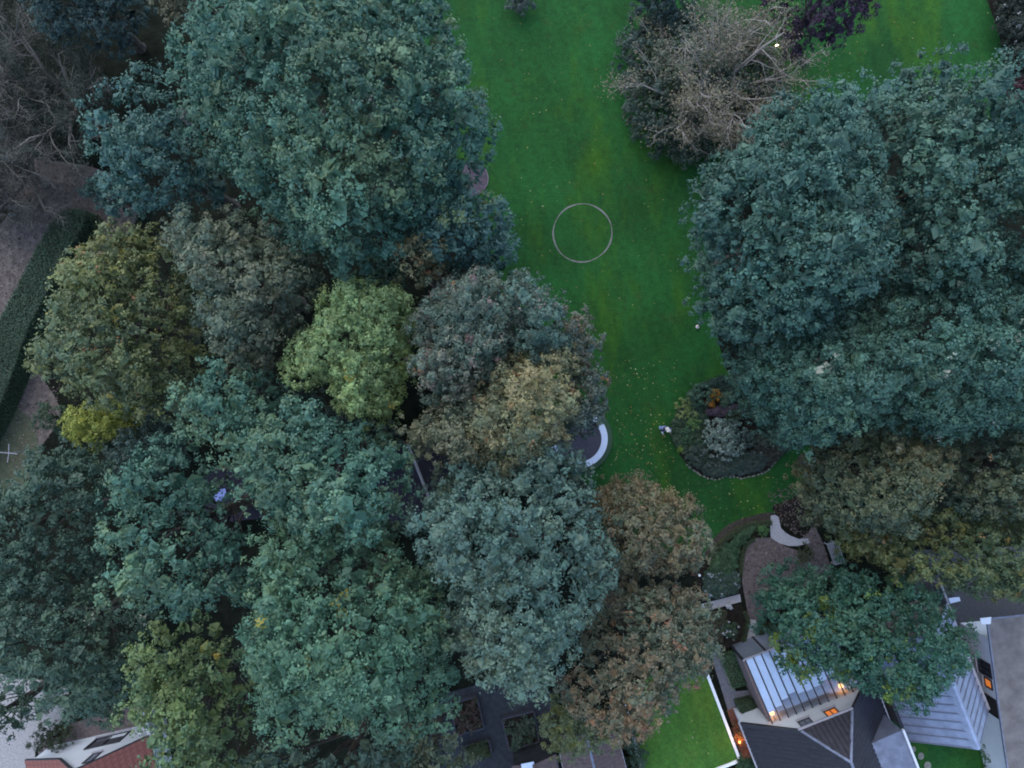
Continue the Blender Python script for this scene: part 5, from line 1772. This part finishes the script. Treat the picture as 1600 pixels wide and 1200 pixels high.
         poly=[(55, 1150), (70, 1132), (95, 1128), (118, 1140), (115, 1160), (90, 1172), (62, 1172)], ht=1.6, hb=0.6, pal=[(0.03, 0.045, 0.02), (0.045, 0.06, 0.025)], rb=0.4, sub=0.14, leaf=0.08, seed=44, cat='bush'),
    dict(name='evergreen_bush', label='dark evergreen bush left of the yellow tree beside the grey verge',
         poly=[(52, 640), (80, 632), (105, 645), (108, 665), (80, 675), (55, 668)], ht=2.5, hb=1, pal=DKG, rb=0.4, sub=0.15, leaf=0.09, seed=45, cat='bush'),
    dict(name='flowering_shrub', label='dark shrub dotted with white flowers at the top right corner',
         poly=[(1560, -40), (1650, -40), (1650, 120), (1590, 130), (1575, 70), (1562, 20)], ht=2.2, hb=1, pal=[(0.02, 0.03, 0.02), (0.04, 0.05, 0.035)], accents=[((0.5, 0.52, 0.5), .05, 'spray')], rb=0.5, sub=0.13, leaf=0.09, seed=46, cat='shrub'),
    dict(name='red_shrub', label='dull red shrub at the right edge below the white-flowered one',
         poly=[(1570, 130), (1620, 122), (1650, 150), (1620, 175), (1575, 165)], ht=1.5, hb=0.6, pal=[(0.06, 0.02, 0.025), (0.09, 0.03, 0.035)], rb=0.4, sub=0.13, leaf=0.09, seed=47, cat='shrub'),
    dict(name='broadleaf_tree', label='dark understorey tree in the gap between lime green and teal crowns',
         poly=[(420, 600), (470, 600), (540, 650), (620, 660), (620, 690), (560, 680), (500, 650), (430, 640)], ht=7, hb=3, pal=[(0.03, 0.055, 0.045), (0.04, 0.065, 0.05)], rb=0.7, sub=0.22, seed=48),
    dict(name='broadleaf_tree', label='shaded understorey tree between the yellow tree and teal crowns',
         poly=[(200, 680), (260, 640), (300, 690), (260, 730), (200, 760), (160, 740)], ht=7, hb=3, pal=[(0.03, 0.055, 0.045), (0.045, 0.075, 0.055)], rb=0.7, sub=0.22, seed=49),
    dict(name='broadleaf_tree', label='green bush-like tree beside the dark gap right of the drive',
         poly=[(60, 1072), (130, 1080), (180, 1095), (205, 1095), (200, 1112), (155, 1116), (105, 1108), (80, 1095)], ht=4.5, hb=2, pal=DARKG, accents=[(PALE, .012, 'spray')], rb=0.55, sub=0.18, leaf=0.10, seed=50),
    dict(name='fern_shrub', label='green border shrubs beside the flat roofed house at the bottom right',
         poly=[(1540, 1140), (1555, 1135), (1572, 1180), (1580, 1260), (1545, 1260)], ht=0.9, hb=0.3, pal=[(0.03, 0.075, 0.025), (0.045, 0.10, 0.035)], rb=0.3, sub=0.13, leaf=0.09, seed=58, cat='shrub'),
    dict(name='garden_shrub', label='leafy dark green shrub between brown outbuilding and bright turf',
         poly=[(970, 1140), (985, 1120), (1008, 1180), (1015, 1260), (988, 1260), (975, 1180)], ht=1.6, hb=0.6, pal=[(0.03, 0.06, 0.035), (0.045, 0.08, 0.05)], rb=0.35, sub=0.14, leaf=0.09, seed=59, cat='shrub'),
]
for T in TREES:
    tree(**T)

# ------------------------------------------------------------------ half bare trees
def bare_tree(name, label, px, py, spread_px, ht, fork, nl, pal, acc, barkm, seed, leaf_n=9, flat=0.55, droop=0.0, leaf=0.10, twig_r=0.010, depth=3, cat='tree', tuft=0.16, kidn=(7, 6, 5, 3)):
    rng = np.random.default_rng(seed)
    c = V(px, py, 0)
    R = spread_px * (H - ht * 0.7) / F
    root = thing(name, label, cat, c)
    mb = MB()
    mb.tube([c, c + Vector((0, 0, .4)), c + Vector((.05, .05, fork))], [.34, .26, .2], 8)
    mb.build('trunk', M[barkm], root)
    tw = MB()
    tips = []

    def grow(p, d, L, r, lev, target):
        n = 5
        pts, rs = [p.copy()], [r]
        q = p.copy()
        dd = d.copy()
        for i in range(n):
            dd = (dd + Vector(rng.normal(size=3)) * .16 + Vector((0, 0, (.10 if lev == 0 else .02) - droop * (i / n)))).normalized()
            q = q + dd * (L / n)
            pts.append(q.copy())
            rs.append(r * (1 - .75 * (i + 1) / n))
        target.tube(pts, rs, 6 if lev == 0 else (4 if lev == 1 else 3), cap=False)
        if lev < depth:
            kids = kidn[lev]
            for k in range(kids):
                t = .25 + .75 * (k + rng.random()) / kids
                i = min(n - 1, int(t * n))
                bp = pts[i].lerp(pts[i + 1], t * n - i)
                s = Vector(rng.normal(size=3))
                s.z *= flat
                base_d = (pts[i + 1] - pts[i]).normalized()
                nd = (base_d * .85 + s.normalized() * .75).normalized()
                grow(bp, nd, L * rng.uniform(.32, .52), max(twig_r, rs[i] * .5), lev + 1, tw)
        if lev >= depth - 1:
            for t in pts[2:]:
                tips.append((t, dd.copy()))

    for i in range(nl):
        a = 2 * math.pi * (i + rng.uniform(-.3, .3)) / nl
        el = rng.uniform(.25, 1.25)
        d = Vector((math.cos(a) * math.cos(el), math.sin(a) * math.cos(el), math.sin(el)))
        lm = MB()
        L = rng.uniform(.75, 1.05) * (R * 1.0 if el < .8 else (ht - fork) * .95)
        grow(c + Vector((.03, .03, fork * rng.uniform(.6, 1.0))), d, L, .15 * rng.uniform(.7, 1.2), 0, lm)
        lm.build('branch', M[barkm], root)
    o = tw.build('twigs', M[barkm], root)
    if leaf_n:
        P = np.array([t[0] for t in tips])
        D = np.array([t[1] for t in tips])
        j = np.repeat(np.arange(len(P)), leaf_n)
        ctr = P[j] + rng.normal(size=(len(j), 3)) * tuft
        pal = np.array(pal, float)
        tl = np.clip(.5 + .55 * hue_noise(ctr, seed, .8) + rng.normal(size=len(j)) * .2, 0, .999) * (len(pal) - 1)
        k = np.floor(tl).astype(int)
        fr = (tl - k)[:, None]
        cols = pal[k] * (1 - fr) + pal[np.minimum(k + 1, len(pal) - 1)] * fr
        cols = cols * (1 + .2 * rng.normal(size=(len(j), 1))).clip(.5, 1.6)
        leaf_mesh('crown', ctr, norm(D[j] + rng.normal(size=(len(j), 3)) * .5), leaf * (.6 + .7 * rng.random(len(j))), cols, M['leafdull'], root, rng=rng)
    return root


bare_tree('half_bare_tree', 'half bare tree with pale limbs and thin brown leaves at the top of the lawn', 1095, 165, 165, 8.0, 1.6, 22,
          [(0.080, 0.115, 0.065), (0.135, 0.130, 0.085), (0.19, 0.155, 0.112), (0.17, 0.155, 0.075)], (), 'palebark', 71, leaf_n=8, depth=2, kidn=(6, 4, 2), tuft=.22, leaf=.12, twig_r=.017)
tree(name='undergrowth_tree', label='dark teal undergrowth below the half bare tree by the lawn', poly=[(965, 90), (1000, 20), (1080, 10), (1190, 40), (1235, 120), (1230, 200), (1150, 240), (1060, 245), (985, 200)],
     ht=3.4, hb=1.2, pal=[(0.03, 0.055, 0.042), (0.045, 0.075, 0.055), (0.06, 0.075, 0.045)], rb=0.6, sub=0.2, leaf=0.11, seed=72)
bare_tree('grey_twig_tree', 'grey twiggy tree with drooping bare branches at the left edge', 40, 150, 150, 9.5, 2.0, 15,
          [(0.05, 0.06, 0.042), (0.065, 0.07, 0.05), (0.085, 0.078, 0.062)], (), 'greybark', 73, kidn=(6, 5, 5, 2), leaf_n=2, droop=.10, leaf=.08, depth=3)
bare_tree('grey_twig_tree', 'darker twiggy tree between the left edge and the dark gap at the top left', 150, 190, 105, 8.0, 2.0, 12,
          [(0.032, 0.046, 0.034), (0.05, 0.06, 0.042)], (), 'greybark', 74, kidn=(6, 5, 5, 2), leaf_n=3, droop=.12, leaf=.09)
bare_tree('grey_twig_tree', 'grey brown leafless tree spreading over the pinkish ground above the hedge', 70, 285, 110, 6.5, 1.4, 14,
          [(0.07, 0.075, 0.055), (0.09, 0.085, 0.068), (0.11, 0.095, 0.08)], (), 'greybark', 76, kidn=(6, 5, 5, 2), leaf_n=3, droop=.10, leaf=.08)
bare_tree('grey_twig_tree', 'sparse twiggy shrub on the pinkish ground above the clipped hedge', 20, 330, 75, 4.0, .8, 9,
          [(0.08, 0.068, 0.06), (0.10, 0.085, 0.075)], (), 'greybark', 75, kidn=(6, 5, 5, 2), leaf_n=2, leaf=.07)

# ------------------------------------------------------------------ fallen leaves on the grass
rng = np.random.default_rng(99)
zones = [([(720, 20), (980, 20), (960, 200), (1080, 300), (1090, 520), (940, 480), (800, 400), (770, 180)], 110),
         ([(930, 560), (1060, 560), (1055, 720), (1100, 752), (1210, 745), (1240, 700), (1260, 770), (1210, 800), (1110, 820), (1050, 790), (940, 740)], 330),
         ([(960, 640), (1050, 640), (1060, 740), (960, 750)], 80),
         ([(1330, 20), (1550, 20), (1570, 140), (1400, 110), (1290, 120)], 40),
         ([(1165, 850), (1250, 860), (1270, 900), (1190, 950), (1165, 930)], 60),
         ([(1195, 745), (1260, 745), (1262, 800), (1215, 815)], 60),
         ([(1010, 1170), (1050, 1060), (1100, 1050), (1150, 1185)], 30)]
C_, S_ = [], []
for poly, n in zones:
    A = np.array(poly, float)
    lo, hi = A.min(0), A.max(0)
    x = rng.uniform(lo[0], hi[0], n * 3)
    y = rng.uniform(lo[1], hi[1], n * 3)
    ok = in_poly(poly, x, y)
    x, y = x[ok][:n], y[ok][:n]
    zz = 0.035 if poly[0][0] != 1010 else 0.215
    C_.append(np.column_stack([(x - 800) * (H / F), -(y - 600) * (H / F), np.full(len(x), zz)]))
C_ = np.concatenate(C_)
pal = np.array([(0.30, 0.26, 0.09), (0.22, 0.13, 0.04), (0.36, 0.34, 0.20), (0.14, 0.09, 0.04)])
cols = pal[rng.choice(4, len(C_), p=[.42, .22, .16, .20])] * (1 + .2 * rng.normal(size=(len(C_), 1))).clip(.5, 1.5)
fl = leaf_mesh('fallen_leaves', C_, norm(rng.normal(size=(len(C_), 3)) * .3 + np.array([0, 0, .2])), 0.05 + 0.075 * rng.random(len(C_)) ** 2, cols, M['leafdull'], None, (0, 0, 0), rng=rng, up=3.0, wide=.7)
fl['kind'] = 'stuff'
lz = [([(-40, 290), (60, 270), (160, 285), (185, 350), (150, 400), (120, 350), (0, 560), (-40, 600)], 2600), ([(60, 560), (95, 600), (80, 680), (20, 750), (0, 700)], 500),
      ([(150, 330), (220, 340), (180, 390), (125, 430)], 400), ([(1165, 850), (1205, 842), (1260, 870), (1280, 920), (1230, 950), (1190, 968), (1165, 930)], 900),
      ([(1198, 770), (1262, 750), (1285, 820), (1250, 840), (1215, 815)], 500), ([(1255, 840), (1275, 825), (1300, 880), (1275, 890)], 160)]
C2 = []
for poly, n in lz:
    A = np.array(poly, float)
    lo, hi = A.min(0), A.max(0)
    x = rng.uniform(lo[0], hi[0], n * 2)
    y = rng.uniform(lo[1], hi[1], n * 2)
    ok = in_poly(poly, x, y)
    x, y = x[ok][:n], y[ok][:n]
    C2.append(np.column_stack([(x - 800) * (H / F), -(y - 600) * (H / F), 0.035 + 0.01 * rng.random(len(x))]))
C2 = np.concatenate(C2)
pal2 = np.array([(0.10, 0.075, 0.06), (0.16, 0.125, 0.11), (0.21, 0.16, 0.13), (0.06, 0.045, 0.04)])
cols2 = pal2[rng.choice(4, len(C2), p=[.35, .3, .15, .2])] * (1 + .2 * rng.normal(size=(len(C2), 1))).clip(.5, 1.5)
fl2 = leaf_mesh('brown_leaf_litter', C2, norm(rng.normal(size=(len(C2), 3)) * .3 + np.array([0, 0, .2])), 0.07 + 0.07 * rng.random(len(C2)), cols2, M['leafdull'], None, (0, 0, 0), rng=rng, up=2.0, wide=.7)
fl2['kind'] = 'stuff'
print('leaves', LEAVES)
